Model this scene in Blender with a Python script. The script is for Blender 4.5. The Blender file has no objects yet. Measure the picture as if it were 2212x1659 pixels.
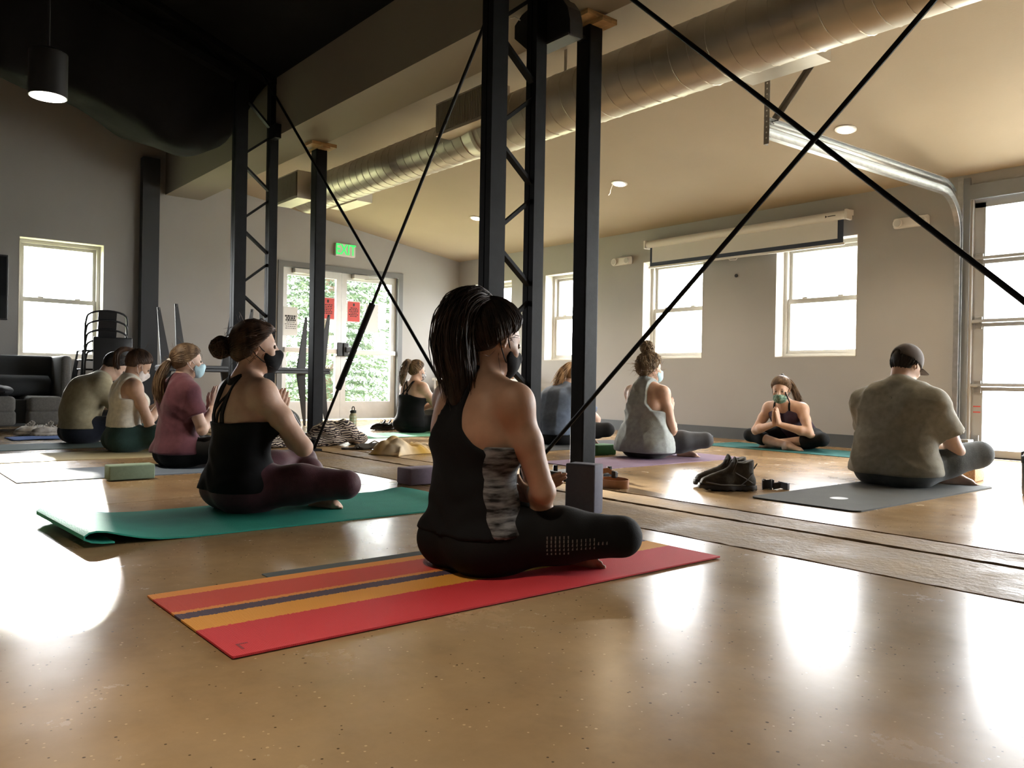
import bpy, bmesh, math, random
import numpy as np
from mathutils import Vector, Matrix

S = bpy.context.scene
COL = S.collection
rnd = random.Random(7)
rad = math.radians

# ------------------------------------------------------------------ camera
cam_d = bpy.data.cameras.new('camera')
cam = bpy.data.objects.new('camera', cam_d); COL.objects.link(cam)
cam_d.sensor_fit = 'HORIZONTAL'; cam_d.sensor_width = 36.0
cam_d.lens = 36.0 * 1758.75 / 2212.0
cam_d.clip_start = 0.02; cam_d.clip_end = 400
yaw, pitch, roll = rad(50.187), rad(-0.2), rad(0.981)
fw = Vector((-math.sin(yaw)*math.cos(pitch), math.cos(yaw)*math.cos(pitch), math.sin(pitch)))
rt = Vector((math.cos(yaw), math.sin(yaw), 0)); up = rt.cross(fw)
rt2 = math.cos(roll)*rt + math.sin(roll)*up
up2 = -math.sin(roll)*rt + math.cos(roll)*up
M = Matrix((rt2, up2, -fw)).transposed().to_4x4()
M.translation = Vector((0, 0, 0.61))
cam.matrix_world = M
S.camera = cam

# ------------------------------------------------------------------ view, sky, sun
S.view_settings.view_transform = 'Standard'
S.view_settings.look = 'None'
S.view_settings.gamma = 1.0
S.view_settings.use_curve_mapping = False
S.view_settings.exposure = 2.28
W = bpy.data.worlds.new('overcast_sky'); S.world = W
W.use_nodes = True
bg = W.node_tree.nodes['Background']
bg.inputs['Color'].default_value = (0.98, 0.985, 1.0, 1)
bg.inputs['Strength'].default_value = 6.8

def area_light(name, loc, rot, sx, sy, power, color=(1,1,1), portal=False):
    d = bpy.data.lights.new(name, 'AREA'); d.shape = 'RECTANGLE'
    d.size = sx; d.size_y = sy; d.energy = power; d.color = color
    if portal: d.cycles.is_portal = True
    o = bpy.data.objects.new(name, d); COL.objects.link(o)
    o.location = loc; o.rotation_euler = rot
    return o
sun_d = bpy.data.lights.new('sun', 'SUN'); sun_d.energy = 7.0; sun_d.angle = rad(1.5)
sun_d.color = (1.0, 0.95, 0.86)
sun = bpy.data.objects.new('sun', sun_d); COL.objects.link(sun)
to_sun = Vector((-1.0, 0.222, 0.250)).normalized()
sun.rotation_euler = to_sun.to_track_quat('Z', 'Y').to_euler()
sun.location = (-30, 8, 12)
# sky portals in the real openings (they only guide the sky light)
for i, (x0, x1) in enumerate(((-10.3, -9.4), (-8.65, -7.75), (-6.82, -5.9), (-4.94, -4.03))):
    area_light('portal', ((x0+x1)/2, 8.06, 1.52), (rad(-90), 0, 0), 0.9, 1.2, 1, portal=True)
area_light('portal', (-1.05, 8.06, 1.15), (rad(-90), 0, 0), 3.8, 2.3, 1, portal=True)
area_light('portal', (-11.06, 2.05, 1.47), (0, rad(-90), 0), 1.4, 0.9, 1, portal=True)
area_light('portal', (-11.06, 5.7, 1.1), (0, rad(-90), 0), 2.2, 1.9, 1, portal=True)

# ------------------------------------------------------------------ materials
MATS = {}
def mat(name, color, rough=0.6, metal=0.0, spec=0.5, var=0.0, scale=8.0, bump=0.0, bscale=40.0,
        color2=None, coat=0.0, emit=None, estr=0.0, alpha=None, sheen=0.0, detail=4.0, stretch=None, rvar=0.0):
    if name in MATS: return MATS[name]
    m = bpy.data.materials.new(name); m.use_nodes = True
    nt = m.node_tree; b = nt.nodes['Principled BSDF']
    b.inputs['Base Color'].default_value = (*color, 1)
    b.inputs['Roughness'].default_value = rough
    b.inputs['Metallic'].default_value = metal
    b.inputs['Specular IOR Level'].default_value = spec
    if coat: b.inputs['Coat Weight'].default_value = coat; b.inputs['Coat Roughness'].default_value = 0.1
    if sheen: b.inputs['Sheen Weight'].default_value = sheen
    if emit: b.inputs['Emission Color'].default_value = (*emit, 1); b.inputs['Emission Strength'].default_value = estr
    tc = nt.nodes.new('ShaderNodeTexCoord'); vec = tc.outputs['Object']
    if stretch:
        mp = nt.nodes.new('ShaderNodeMapping'); mp.inputs['Scale'].default_value = stretch
        nt.links.new(vec, mp.inputs['Vector']); vec = mp.outputs['Vector']
    if var or color2 or rvar:
        n = nt.nodes.new('ShaderNodeTexNoise'); n.inputs['Scale'].default_value = scale; n.inputs['Detail'].default_value = detail
        nt.links.new(vec, n.inputs['Vector'])
        r = nt.nodes.new('ShaderNodeValToRGB')
        c2 = color2 if color2 else tuple(min(1, c*(1+var)) for c in color)
        c1 = color if color2 else tuple(c*(1-var) for c in color)
        r.color_ramp.elements[0].color = (*c1, 1); r.color_ramp.elements[1].color = (*c2, 1)
        r.color_ramp.elements[0].position = 0.35; r.color_ramp.elements[1].position = 0.65
        nt.links.new(n.outputs['Fac'], r.inputs['Fac']); nt.links.new(r.outputs['Color'], b.inputs['Base Color'])
        if rvar:
            mr = nt.nodes.new('ShaderNodeMapRange'); mr.inputs[3].default_value = rough-rvar; mr.inputs[4].default_value = rough+rvar
            nt.links.new(n.outputs['Fac'], mr.inputs[0]); nt.links.new(mr.outputs[0], b.inputs['Roughness'])
    if bump:
        n2 = nt.nodes.new('ShaderNodeTexNoise'); n2.inputs['Scale'].default_value = bscale; n2.inputs['Detail'].default_value = 3
        nt.links.new(vec, n2.inputs['Vector'])
        bp = nt.nodes.new('ShaderNodeBump'); bp.inputs['Strength'].default_value = bump; bp.inputs['Distance'].default_value = 0.01
        nt.links.new(n2.outputs['Fac'], bp.inputs['Height']); nt.links.new(bp.outputs['Normal'], b.inputs['Normal'])
    MATS[name] = m
    return m

def glass_mat(name, tint=(0.97, 0.98, 0.98), refl=1.0):
    if name in MATS: return MATS[name]
    m = bpy.data.materials.new(name); m.use_nodes = True
    nt = m.node_tree; nt.nodes.clear()
    out = nt.nodes.new('ShaderNodeOutputMaterial'); mix = nt.nodes.new('ShaderNodeMixShader')
    tr = nt.nodes.new('ShaderNodeBsdfTransparent'); tr.inputs['Color'].default_value = (*tint, 1)
    gl = nt.nodes.new('ShaderNodeBsdfGlossy'); gl.inputs['Roughness'].default_value = 0.02
    lw = nt.nodes.new('ShaderNodeLayerWeight'); lw.inputs['Blend'].default_value = 0.5
    pw = nt.nodes.new('ShaderNodeMath'); pw.operation = 'POWER'; nt.links.new(lw.outputs['Facing'], pw.inputs[0]); pw.inputs[1].default_value = 5.0
    ma = nt.nodes.new('ShaderNodeMath'); ma.operation = 'MULTIPLY_ADD'; nt.links.new(pw.outputs[0], ma.inputs[0]); ma.inputs[1].default_value = 0.9; ma.inputs[2].default_value = 0.03
    nt.links.new(ma.outputs[0], mix.inputs[0]); nt.links.new(tr.outputs[0], mix.inputs[1]); nt.links.new(gl.outputs[0], mix.inputs[2])
    nt.links.new(mix.outputs[0], out.inputs['Surface'])
    MATS[name] = m
    return m

def floor_mat(name, c1, c2, rough, rough_amt=0.06, speck=0.5, wear=0.0, spec=0.5):
    """polished concrete: cloudy tone, aggregate specks, light and dark chips"""
    m = bpy.data.materials.new(name); m.use_nodes = True
    nt = m.node_tree; b = nt.nodes['Principled BSDF']; L = nt.links.new
    tc = nt.nodes.new('ShaderNodeTexCoord')
    def noise(s, d=4, r=0.55):
        n = nt.nodes.new('ShaderNodeTexNoise'); n.inputs['Scale'].default_value = s; n.inputs['Detail'].default_value = d
        n.inputs['Roughness'].default_value = r; L(tc.outputs['Object'], n.inputs['Vector']); return n
    def ramp(src, p0, col0, p1, col1):
        r = nt.nodes.new('ShaderNodeValToRGB'); e = r.color_ramp.elements
        e[0].position = p0; e[0].color = (*col0, 1); e[1].position = p1; e[1].color = (*col1, 1)
        L(src, r.inputs['Fac']); return r
    def mixc(fac, a, bcol, mode='MIX'):
        x = nt.nodes.new('ShaderNodeMix'); x.data_type = 'RGBA'; x.blend_type = mode
        if isinstance(fac, float): x.inputs[0].default_value = fac
        else: L(fac, x.inputs[0])
        L(a, x.inputs[6])
        if isinstance(bcol, tuple): x.inputs[7].default_value = (*bcol, 1)
        else: L(bcol, x.inputs[7])
        return x.outputs[2]
    n1 = noise(1.3, 6); r1 = ramp(n1.outputs['Fac'], 0.32, c1, 0.68, c2)
    n2 = noise(5.0, 8, 0.7); r2 = ramp(n2.outputs['Fac'], 0.3, (0.84, 0.84, 0.86), 0.7, (1.09, 1.07, 1.04))
    col = mixc(1.0, r1.outputs['Color'], r2.outputs['Color'], 'MULTIPLY')
    v = nt.nodes.new('ShaderNodeTexVoronoi'); v.inputs['Scale'].default_value = 64; v.inputs['Randomness'].default_value = 1
    L(tc.outputs['Object'], v.inputs['Vector'])
    sz = noise(12, 2)
    m1 = nt.nodes.new('ShaderNodeMath'); m1.operation = 'MULTIPLY'; L(sz.outputs['Fac'], m1.inputs[0]); m1.inputs[1].default_value = 0.30
    lt = nt.nodes.new('ShaderNodeMath'); lt.operation = 'LESS_THAN'; L(v.outputs['Distance'], lt.inputs[0]); L(m1.outputs[0], lt.inputs[1])
    sp = nt.nodes.new('ShaderNodeSeparateColor'); L(v.outputs['Color'], sp.inputs[0])
    dk = nt.nodes.new('ShaderNodeMath'); dk.operation = 'GREATER_THAN'; L(sp.outputs[0], dk.inputs[0]); dk.inputs[1].default_value = 0.86
    lg = nt.nodes.new('ShaderNodeMath'); lg.operation = 'LESS_THAN'; L(sp.outputs[0], lg.inputs[0]); lg.inputs[1].default_value = 0.16
    f1 = nt.nodes.new('ShaderNodeMath'); f1.operation = 'MULTIPLY'; L(lt.outputs[0], f1.inputs[0]); L(dk.outputs[0], f1.inputs[1])
    f2 = nt.nodes.new('ShaderNodeMath'); f2.operation = 'MULTIPLY'; L(lt.outputs[0], f2.inputs[0]); L(lg.outputs[0], f2.inputs[1])
    k1 = nt.nodes.new('ShaderNodeMath'); k1.operation = 'MULTIPLY'; L(f1.outputs[0], k1.inputs[0]); k1.inputs[1].default_value = speck
    k2 = nt.nodes.new('ShaderNodeMath'); k2.operation = 'MULTIPLY'; L(f2.outputs[0], k2.inputs[0]); k2.inputs[1].default_value = speck
    col = mixc(k1.outputs[0], col, tuple(c*0.22 for c in c1))
    col = mixc(k2.outputs[0], col, tuple(min(1, c*1.45) for c in c2))
    L(col, b.inputs['Base Color'])
    n3 = noise(2.6, 8, 0.7)
    mr = nt.nodes.new('ShaderNodeMapRange'); mr.inputs[1].default_value = 0.3; mr.inputs[2].default_value = 0.7
    mr.inputs[3].default_value = rough-rough_amt; mr.inputs[4].default_value = rough+rough_amt
    L(n3.outputs['Fac'], mr.inputs[0]); L(mr.outputs[0], b.inputs['Roughness'])
    b.inputs['Specular IOR Level'].default_value = spec
    bp = nt.nodes.new('ShaderNodeBump'); bp.inputs['Strength'].default_value = 0.06 + wear; bp.inputs['Distance'].default_value = 0.01
    n4 = noise(3.5 if not wear else 30, 5, 0.6); L(n4.outputs['Fac'], bp.inputs['Height']); L(bp.outputs['Normal'], b.inputs['Normal'])
    return m

M_WALL = mat('wall_paint_greige', (0.385, 0.376, 0.36), 0.7, spec=0.3, var=0.03, scale=1.2, bump=0.08, bscale=90)
M_CEIL = mat('ceiling_paint_tan', (0.385, 0.31, 0.22), 0.75, spec=0.2, var=0.04, scale=0.8, bump=0.06, bscale=60)
M_SOFF = mat('soffit_paint', (0.26, 0.235, 0.19), 0.7, spec=0.2, var=0.03, scale=1.0)
M_DARK = mat('black_roof_insulation', (0.010, 0.0105, 0.012), 0.9, spec=0.1, var=0.25, scale=1.5, bump=0.3, bscale=6)
M_BASE = mat('vinyl_base_grey', (0.085, 0.095, 0.10), 0.5, var=0.05)
M_STEEL = mat('painted_black_steel', (0.006, 0.007, 0.009), 0.55, spec=0.17, var=0.2, scale=14, bump=0.05, bscale=50)
M_GALV = mat('galvanised_duct', (0.56, 0.51, 0.43), 0.42, metal=0.8, var=0.10, scale=3, rvar=0.05)
M_GALV2 = mat('galvanised_track', (0.46, 0.46, 0.45), 0.42, metal=1.0, var=0.1, scale=20)
M_FRAME = mat('window_vinyl_almond', (0.50, 0.48, 0.43), 0.45)
M_REVEAL = mat('window_reveal_paint', (0.62, 0.59, 0.53), 0.6)
M_GLASS = glass_mat('window_glass')
M_ALU = mat('door_aluminium', (0.62, 0.62, 0.61), 0.4, metal=0.35, var=0.04)
M_DFRAME = mat('door_frame_grey', (0.17, 0.175, 0.18), 0.5)
M_WHITE = mat('white_plastic', (0.75, 0.73, 0.70), 0.45)
M_BLACKP = mat('black_plastic', (0.02, 0.02, 0.022), 0.4)
M_WOOD = mat('raw_pine', (0.50, 0.32, 0.15), 0.6, var=0.25, scale=9, stretch=(1, 1, 6))
M_FLOOR = floor_mat('polished_concrete_brown', (0.265, 0.17, 0.083), (0.38, 0.265, 0.147), 0.24, 0.06, 0.9, spec=0.17)
M_CURB = floor_mat('rough_concrete_strip', (0.17, 0.112, 0.056), (0.36, 0.255, 0.14), 0.52, 0.22, 0.5, wear=0.5, spec=0.06)
M_GROOVE = mat('joint_dirt', (0.03, 0.022, 0.015), 0.9)

# ------------------------------------------------------------------ mesh builder
class MB:
    def __init__(s): s.v = []; s.f = []
    def add(s, vs, fs):
        o = len(s.v); s.v.extend([tuple(v) for v in vs]); s.f.extend([tuple(i+o for i in f) for f in fs]); return s
    def box(s, x0, x1, y0, y1, z0, z1):
        vs = [(x0,y0,z0),(x1,y0,z0),(x1,y1,z0),(x0,y1,z0),(x0,y0,z1),(x1,y0,z1),(x1,y1,z1),(x0,y1,z1)]
        return s.add(vs, [(0,3,2,1),(4,5,6,7),(0,1,5,4),(1,2,6,5),(2,3,7,6),(3,0,4,7)])
    def rbox(s, x0, x1, y0, y1, z0, z1, r=0.01, n=3):
        """box with bevelled edges"""
        bm = bmesh.new(); bmesh.ops.create_cube(bm, size=1)
        for v in bm.verts: v.co = Vector((x0+(v.co.x+.5)*(x1-x0), y0+(v.co.y+.5)*(y1-y0), z0+(v.co.z+.5)*(z1-z0)))
        bmesh.ops.bevel(bm, geom=bm.edges[:], offset=r, segments=n, profile=0.5, affect='EDGES')
        bm.verts.index_update()
        s.add([v.co[:] for v in bm.verts], [tuple(v.index for v in f.verts) for f in bm.faces]); bm.free(); return s
    def obox(s, p0, p1, w, h, upv=(0,0,1)):
        """bar of section w x h from p0 to p1"""
        p0, p1 = Vector(p0), Vector(p1); d = (p1-p0).normalized(); u = Vector(upv)
        if abs(d.dot(u)) > 0.98: u = Vector((1,0,0))
        a = d.cross(u).normalized(); b = a.cross(d).normalized()
        vs = []
        for p in (p0, p1):
            for sa, sb in ((-1,-1),(1,-1),(1,1),(-1,1)): vs.append(p + a*sa*w/2 + b*sb*h/2)
        return s.add(vs, [(0,1,2,3),(7,6,5,4),(0,4,5,1),(1,5,6,2),(2,6,7,3),(3,7,4,0)])
    def tube(s, path, r, n=10, caps=True, closed=False):
        path = [Vector(p) for p in path]; k = len(path)
        rs = r if hasattr(r, '__len__') else [r]*k
        t0 = (path[1]-path[0]).normalized(); u = Vector((0,0,1))
        if abs(t0.dot(u)) > 0.95: u = Vector((1,0,0))
        a = t0.cross(u).normalized(); rings = []
        for i, p in enumerate(path):
            if closed: t = (path[(i+1) % k]-path[i-1]).normalized()
            else: t = (path[min(i+1,k-1)]-path[max(i-1,0)])
            if t.length < 1e-9: t = t0
            t = t.normalized(); a = (a - t*a.dot(t))
            if a.length < 1e-6: a = t.orthogonal()
            a = a.normalized(); b = t.cross(a)
            rings.append([p + (a*math.cos(2*math.pi*j/n) + b*math.sin(2*math.pi*j/n))*rs[i] for j in range(n)])
        vs = [v for ring in rings for v in ring]; fs = []
        m = k if closed else k-1
        for i in range(m):
            i2 = (i+1) % k
            for j in range(n):
                j2 = (j+1) % n; fs.append((i*n+j, i*n+j2, i2*n+j2, i2*n+j))
        if caps and not closed:
            fs.append(tuple(range(n))[::-1]); fs.append(tuple((k-1)*n+j for j in range(n)))
        return s.add(vs, fs)
    def cyl(s, p0, p1, r0, r1=None, n=20):
        return s.tube([p0, p1], [r0, r0 if r1 is None else r1], n)
    def lathe(s, prof, n=24, center=(0,0,0)):
        vs = []; fs = []; k = len(prof)
        for (r, z) in prof:
            for j in range(n):
                a = 2*math.pi*j/n; vs.append((center[0]+r*math.cos(a), center[1]+r*math.sin(a), center[2]+z))
        for i in range(k-1):
            for j in range(n):
                j2 = (j+1) % n; fs.append((i*n+j, i*n+j2, (i+1)*n+j2, (i+1)*n+j))
        fs.append(tuple(range(n))[::-1]); fs.append(tuple((k-1)*n+j for j in range(n)))
        return s.add(vs, fs)
    def prism(s, poly, z0, z1, fn=None):
        """poly [(a,b)] extruded z0..z1 ; fn(a,b,c)->xyz"""
        fn = fn or (lambda a, b, c: (a, b, c)); n = len(poly)
        vs = [fn(a, b, z0) for a, b in poly] + [fn(a, b, z1) for a, b in poly]
        fs = [tuple(range(n))[::-1], tuple(range(n, 2*n))]
        for i in range(n): j = (i+1) % n; fs.append((i, j, n+j, n+i))
        return s.add(vs, fs)
    def sheet(s, fn, nu, nv, thick=None):
        """grid surface fn(u,v)->xyz, optional closed thickness"""
        P = [[Vector(fn(i/nu, j/nv)) for j in range(nv+1)] for i in range(nu+1)]
        if thick is None:
            vs = [p for row in P for p in row]
            return s.add(vs, [(i*(nv+1)+j, (i+1)*(nv+1)+j, (i+1)*(nv+1)+j+1, i*(nv+1)+j+1) for i in range(nu) for j in range(nv)])
        N = []
        for i in range(nu+1):
            row = []
            for j in range(nv+1):
                du = P[min(i+1,nu)][j]-P[max(i-1,0)][j]; dv = P[i][min(j+1,nv)]-P[i][max(j-1,0)]
                nn = du.cross(dv); row.append(nn.normalized() if nn.length > 1e-12 else Vector((0,0,1)))
            N.append(row)
        w = nv+1; tot = (nu+1)*w
        vs = [p for row in P for p in row] + [P[i][j]-N[i][j]*thick for i in range(nu+1) for j in range(nv+1)]
        fs = []
        for i in range(nu):
            for j in range(nv):
                q = (i*w+j, (i+1)*w+j, (i+1)*w+j+1, i*w+j+1); fs.append(q); fs.append(tuple(x+tot for x in q[::-1]))
        for i in range(nu):
            fs.append((i*w, i*w+tot, (i+1)*w+tot, (i+1)*w)); fs.append((i*w+nv, (i+1)*w+nv, (i+1)*w+nv+tot, i*w+nv+tot))
        for j in range(nv):
            fs.append((j, j+1, j+1+tot, j+tot)); fs.append((nu*w+j, nu*w+j+tot, nu*w+j+1+tot, nu*w+j+1))
        return s.add(vs, fs)
    def build(s, name, m, parent=None, smooth=False, loc=None):
        me = bpy.data.meshes.new(name); me.from_pydata([tuple(v) for v in s.v], [], s.f); me.update()
        bm = bmesh.new(); bm.from_mesh(me); bmesh.ops.recalc_face_normals(bm, faces=bm.faces[:]); bm.to_mesh(me); bm.free()
        o = bpy.data.objects.new(name, me); COL.objects.link(o)
        if m: me.materials.append(m)
        if smooth:
            me.shade_smooth()
            if smooth == 'auto': me.set_sharp_from_angle(angle=rad(35))
        if parent: o.parent = parent
        if loc: o.location = loc
        return o
def tag(o, label=None, cat=None, group=None, kind=None):
    if label: o['label'] = label
    if cat: o['category'] = cat
    if group: o['group'] = group
    if kind: o['kind'] = kind
    return o
def empty(name, loc=(0,0,0), rz=0.0):
    o = bpy.data.objects.new(name, None); COL.objects.link(o); o.location = loc; o.rotation_euler = (0, 0, rz); o.empty_display_size = 0.1; return o
def copy_tree(o, parent=None):
    c = o.copy(); COL.objects.link(c)
    if parent: c.parent = parent
    for ch in list(o.children): copy_tree(ch, c)
    return c
def struct(o, label=None):
    o['kind'] = 'structure'
    if label: o['label'] = label
    return o

# ================================================================== ROOM
XD, YW = -10.75, 7.8
XR, YB = 4.0, -6.5
def ceil_z(y): return 2.53 + 0.15*(YW-y)

# floor: sub-base with slabs parted by open joints
fl = struct(MB().box(XD-0.25, XR+0.25, YB-0.25, YW+0.25, -0.2, -0.012).build('floor', M_GROOVE))
def slab(x0, x1, y0, y1, m, top=0.0):
    return MB().box(x0, x1, y0, y1, -0.015, top).build('slab', m, fl)
slab(-4.147, XR, YB, 2.612, M_FLOOR); slab(XD, -4.153, YB, 2.612, M_FLOOR)
def rough_strip(y0, y1, seed, top):
    r = random.Random(seed); n = 300; mb = MB()
    e0 = [y0 + r.uniform(-.008, .008) for _ in range(n+1)]; e1 = [y1 + r.uniform(-.008, .006) for _ in range(n+1)]
    vs = []; fs = []
    for i in range(n+1):
        x = XD + (XR-XD)*i/n
        vs += [(x, e0[i], -.015), (x, e0[i], top), (x, e1[i], top), (x, e1[i], -.015)]
    for i in range(n):
        a, b = 4*i, 4*i+4
        fs += [(a, b, b+1, a+1), (a+1, b+1, b+2, a+2), (a+2, b+2, b+3, a+3), (a+3, b+3, b, a)]
    fs += [(0,1,2,3), (4*n+3, 4*n+2, 4*n+1, 4*n)]
    return mb.add(vs, fs).build('slab', M_CURB, fl)
rough_strip(2.646, 3.122, 1, -0.003); rough_strip(3.156, 3.388, 2, -0.001)
slab(XD, XR, 3.408, YW, M_FLOOR)

def wall_holes(name, axis, pos, thick, a0, a1, z0, z1, holes, m, topf=None):
    """wall panel between a0..a1 with rectangular holes (b0,b1,zb0,zb1); axis 'x' = wall runs along x at y=pos"""
    mb = MB(); A = sorted({a0, a1, *[h[0] for h in holes], *[h[1] for h in holes]})
    for i in range(len(A)-1):
        u0, u1 = A[i], A[i+1]; mid = (u0+u1)/2
        hs = sorted([h for h in holes if h[0] < mid < h[1]], key=lambda h: h[2]); z = z0
        for h in hs + [(0, 0, z1, z1)]:
            if h[2] - z > 1e-6:
                if axis == 'x': mb.box(u0, u1, pos, pos+thick, z, h[2])
                else: mb.box(pos-thick, pos, u0, u1, z, h[2])
            z = h[3]
    o = mb.build(name, m)
    return struct(o)
WIN_X = [(-10.30, -9.40), (-8.65, -7.75), (-6.82, -5.90), (-4.94, -4.03)]
ZS, ZT = 0.915, 2.13
GX0, GX1, GZ = -2.97, 0.85, 2.33
wall_holes('wall_back', 'x', YW, 0.25, XD-0.25, XR+0.25, -0.1, 2.75, [(a, b, ZS, ZT) for a, b in WIN_X] + [(GX0, GX1, -0.1, GZ)], M_WALL)
DY0, DY1, DZ = 4.74, 6.70, 2.20
wall_holes('wall_left', 'y', XD, 0.25, YB-0.25, YW+0.25, -0.1, 6.5, [(1.61, 2.50, 0.77, 2.17), (DY0, DY1, -0.1, DZ)], M_WALL)
wall_holes('wall_right', 'y', XR+0.25, 0.25, YB-0.25, YW+0.25, -0.1, 6.5, [], M_WALL)
wall_holes('wall_front', 'x', YB-0.25, 0.25, XD, XR, -0.1, 6.5, [], M_WALL)
# lean-to ceiling, low along the window wall
struct(MB().prism([(3.60, ceil_z(3.60)), (YW+0.02, ceil_z(YW+0.02)), (YW+0.02, ceil_z(YW)+0.2), (3.60, ceil_z(3.6)+0.2)], XD-0.02, XR+0.02, lambda a, b, c: (c, a, b)).build('ceiling', M_CEIL))
# dropped soffit beam between hall and lean-to
struct(MB().box(XD-0.01, XR+0.01, 3.20, 3.65, 2.89, 4.0).build('trim_1', M_SOFF), 'long painted dropped beam above the row of posts')
# black hall roof : rises from the beam to a ridge, sags in the end bay
SAGY = [1.04, 1.24, 1.49, 1.78, 2.14, 2.30, 2.47, 2.78, 2.91, 3.05, 3.12, 3.20]
SAGZ = [3.17, 3.135, 3.10, 3.07, 2.91, 2.81, 2.79, 2.79, 2.86, 3.08, 3.26, 3.44]
def roof_z(y): return 3.45 + 0.37*(3.2-y) if y > -1.6 else 3.45 + 0.37*4.8 - 0.37*(-1.6-y)
def sag(u, v):
    x = XD + (3.25)*u; y = -1.6 + 4.8*v
    zr = roof_z(y)
    low = float(np.interp(y, [-1.6, 0.2] + SAGY, [roof_z(-1.6), roof_z(.2)-0.35] + SAGZ))
    t = (x + 8.0)/(0.5 if x > -8.0 else 2.75)
    w = max(0.0, 1 - t*t) if x > -8 else max(0.0, 1-abs(t)**1.5)
    return (x, y, zr + (low-zr)*w + 0.015*math.sin(9*y+3*x))
struct(MB().sheet(sag, 40, 90).build('ceiling_hall', M_DARK, smooth=True), 'black insulation sagging from the roof over the end bay')
roof = MB()
for x0, x1 in ((-7.5, XR+0.05),):
    roof.prism([(3.22, roof_z(3.22)), (-1.6, roof_z(-1.6)), (-1.6, roof_z(-1.6)+0.1), (3.22, roof_z(3.22)+0.1)], x0, x1, lambda a, b, c: (c, a, b))
roof.prism([(-1.6, roof_z(-1.6)), (YB-.1, roof_z(YB-.1)), (YB-.1, roof_z(YB-.1)+.1), (-1.6, roof_z(-1.6)+.1)], XD-.05, XR+.05, lambda a, b, c: (c, a, b))
roof.prism([(3.22, 3.7), (-1.6, 5.45), (-1.6, 5.5), (3.22, 3.75)], XD-.05, -7.4, lambda a, b, c: (c, a, b))
roof.prism([(3.22, 3.38), (-1.65, roof_z(-1.6)-.08), (-1.65, 5.5), (3.22, 3.80)], -7.52, -7.40, lambda a, b, c: (c, a, b))
struct(roof.build('ceiling_roof', M_DARK), 'black insulated hall roof')
# pilaster on the end wall, baseboards
struct(MB().box(XD-0.01, XD+0.12, 2.90, 3.10, 0, 3.3).build('trim_2', mat('pilaster_dark', (0.03, 0.034, 0.04), 0.6)), 'dark grey pilaster on the end wall')
def baseboard(name, mb): return struct(mb.build(name, M_BASE))
bb = MB()
bb.box(XD, GX0-0.02, YW-0.012, YW+0.01, 0, 0.13)
bb.box(GX1+.1, XR, YW-0.012, YW+0.01, 0, 0.13)
baseboard('baseboard_back', bb)
baseboard('baseboard_left', MB().box(XD-.01, XD+0.012, YB, 2.9, 0, 0.13).box(XD-.01, XD+.012, 3.1, DY0-0.03, 0, 0.13).box(XD-.01, XD+.012, DY1+.03, YW-.01, 0, .13))

# windows : double hung, set back in the wall
def sash(mb, ax, u0, u1, z0, z1, d, w=0.045, t=0.03):
    def bx(a0, a1, b0, b1):
        if ax == 'x': mb.box(a0, a1, d, d+t, b0, b1)
        else: mb.box(d-t, d, a0, a1, b0, b1)
    bx(u0, u1, z0, z0+w); bx(u0, u1, z1-w, z1); bx(u0, u0+w, z0+w, z1-w); bx(u1-w, u1, z0+w, z1-w)
def window(name, ax, u0, u1, z0, z1, face, dark=None):
    sgn = 1 if ax == 'x' else -1
    fm = dark or M_FRAME
    d = face + sgn*0.15
    fr = MB(); sash(fr, ax, u0, u1, z0, z1, d, 0.045, 0.10)
    root = struct(fr.build(name, fm))
    zm = (z0+z1)/2
    for nm, a, b, dd in (('upper_sash', zm-0.02, z1-.03, d+sgn*0.05), ('lower_sash', z0+.03, zm+0.025, d+sgn*0.015)):
        sm = MB(); sash(sm, ax, u0+.03, u1-.03, a, b, dd, 0.05, 0.028); so = sm.build(nm, fm, root)
        g = MB()
        if ax == 'x': g.box(u0+.06, u1-.06, dd+.010, dd+.014, a+.03, b-.03)
        else: g.box(dd-.014, dd-.010, u0+.06, u1-.06, a+.03, b-.03)
        g.build('pane', M_GLASS, so)
    for q in (0.28, 0.72):   # sash locks on the meeting rail
        u = u0+(u1-u0)*q; lk = MB()
        if ax == 'x': lk.rbox(u-.03, u+.03, d-.005, d+.03, zm+.02, zm+.04, .008)
        else: lk.rbox(d-.03, d+.005, u-.03, u+.03, zm+.02, zm+.04, .008)
        lk.build('sash_lock', fm, root)
    rv = MB()
    if ax == 'x':
        y0, y1 = face-.002, d+.002
        rv.box(u0-.001, u0+.006, y0, y1, z0, z1).box(u1-.006, u1+.001, y0, y1, z0, z1).box(u0, u1, y0, y1, z0-.001, z0+.008).box(u0, u1, y0, y1, z1-.006, z1+.001)
    else:
        x0, x1 = d-.002, face+.002
        rv.box(x0, x1, u0-.001, u0+.006, z0, z1).box(x0, x1, u1-.006, u1+.001, z0, z1).box(x0, x1, u0, u1, z0-.001, z0+.008).box(x0, x1, u0, u1, z1-.006, z1+.001)
    rv.build('reveal', M_REVEAL, root)
    return root
for i, (a, b) in enumerate(WIN_X): window('window_%d' % (i+1), 'x', a, b, ZS, ZT, YW)
window('window_5', 'y', 1.61, 2.50, 0.77, 2.17, XD)

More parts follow.
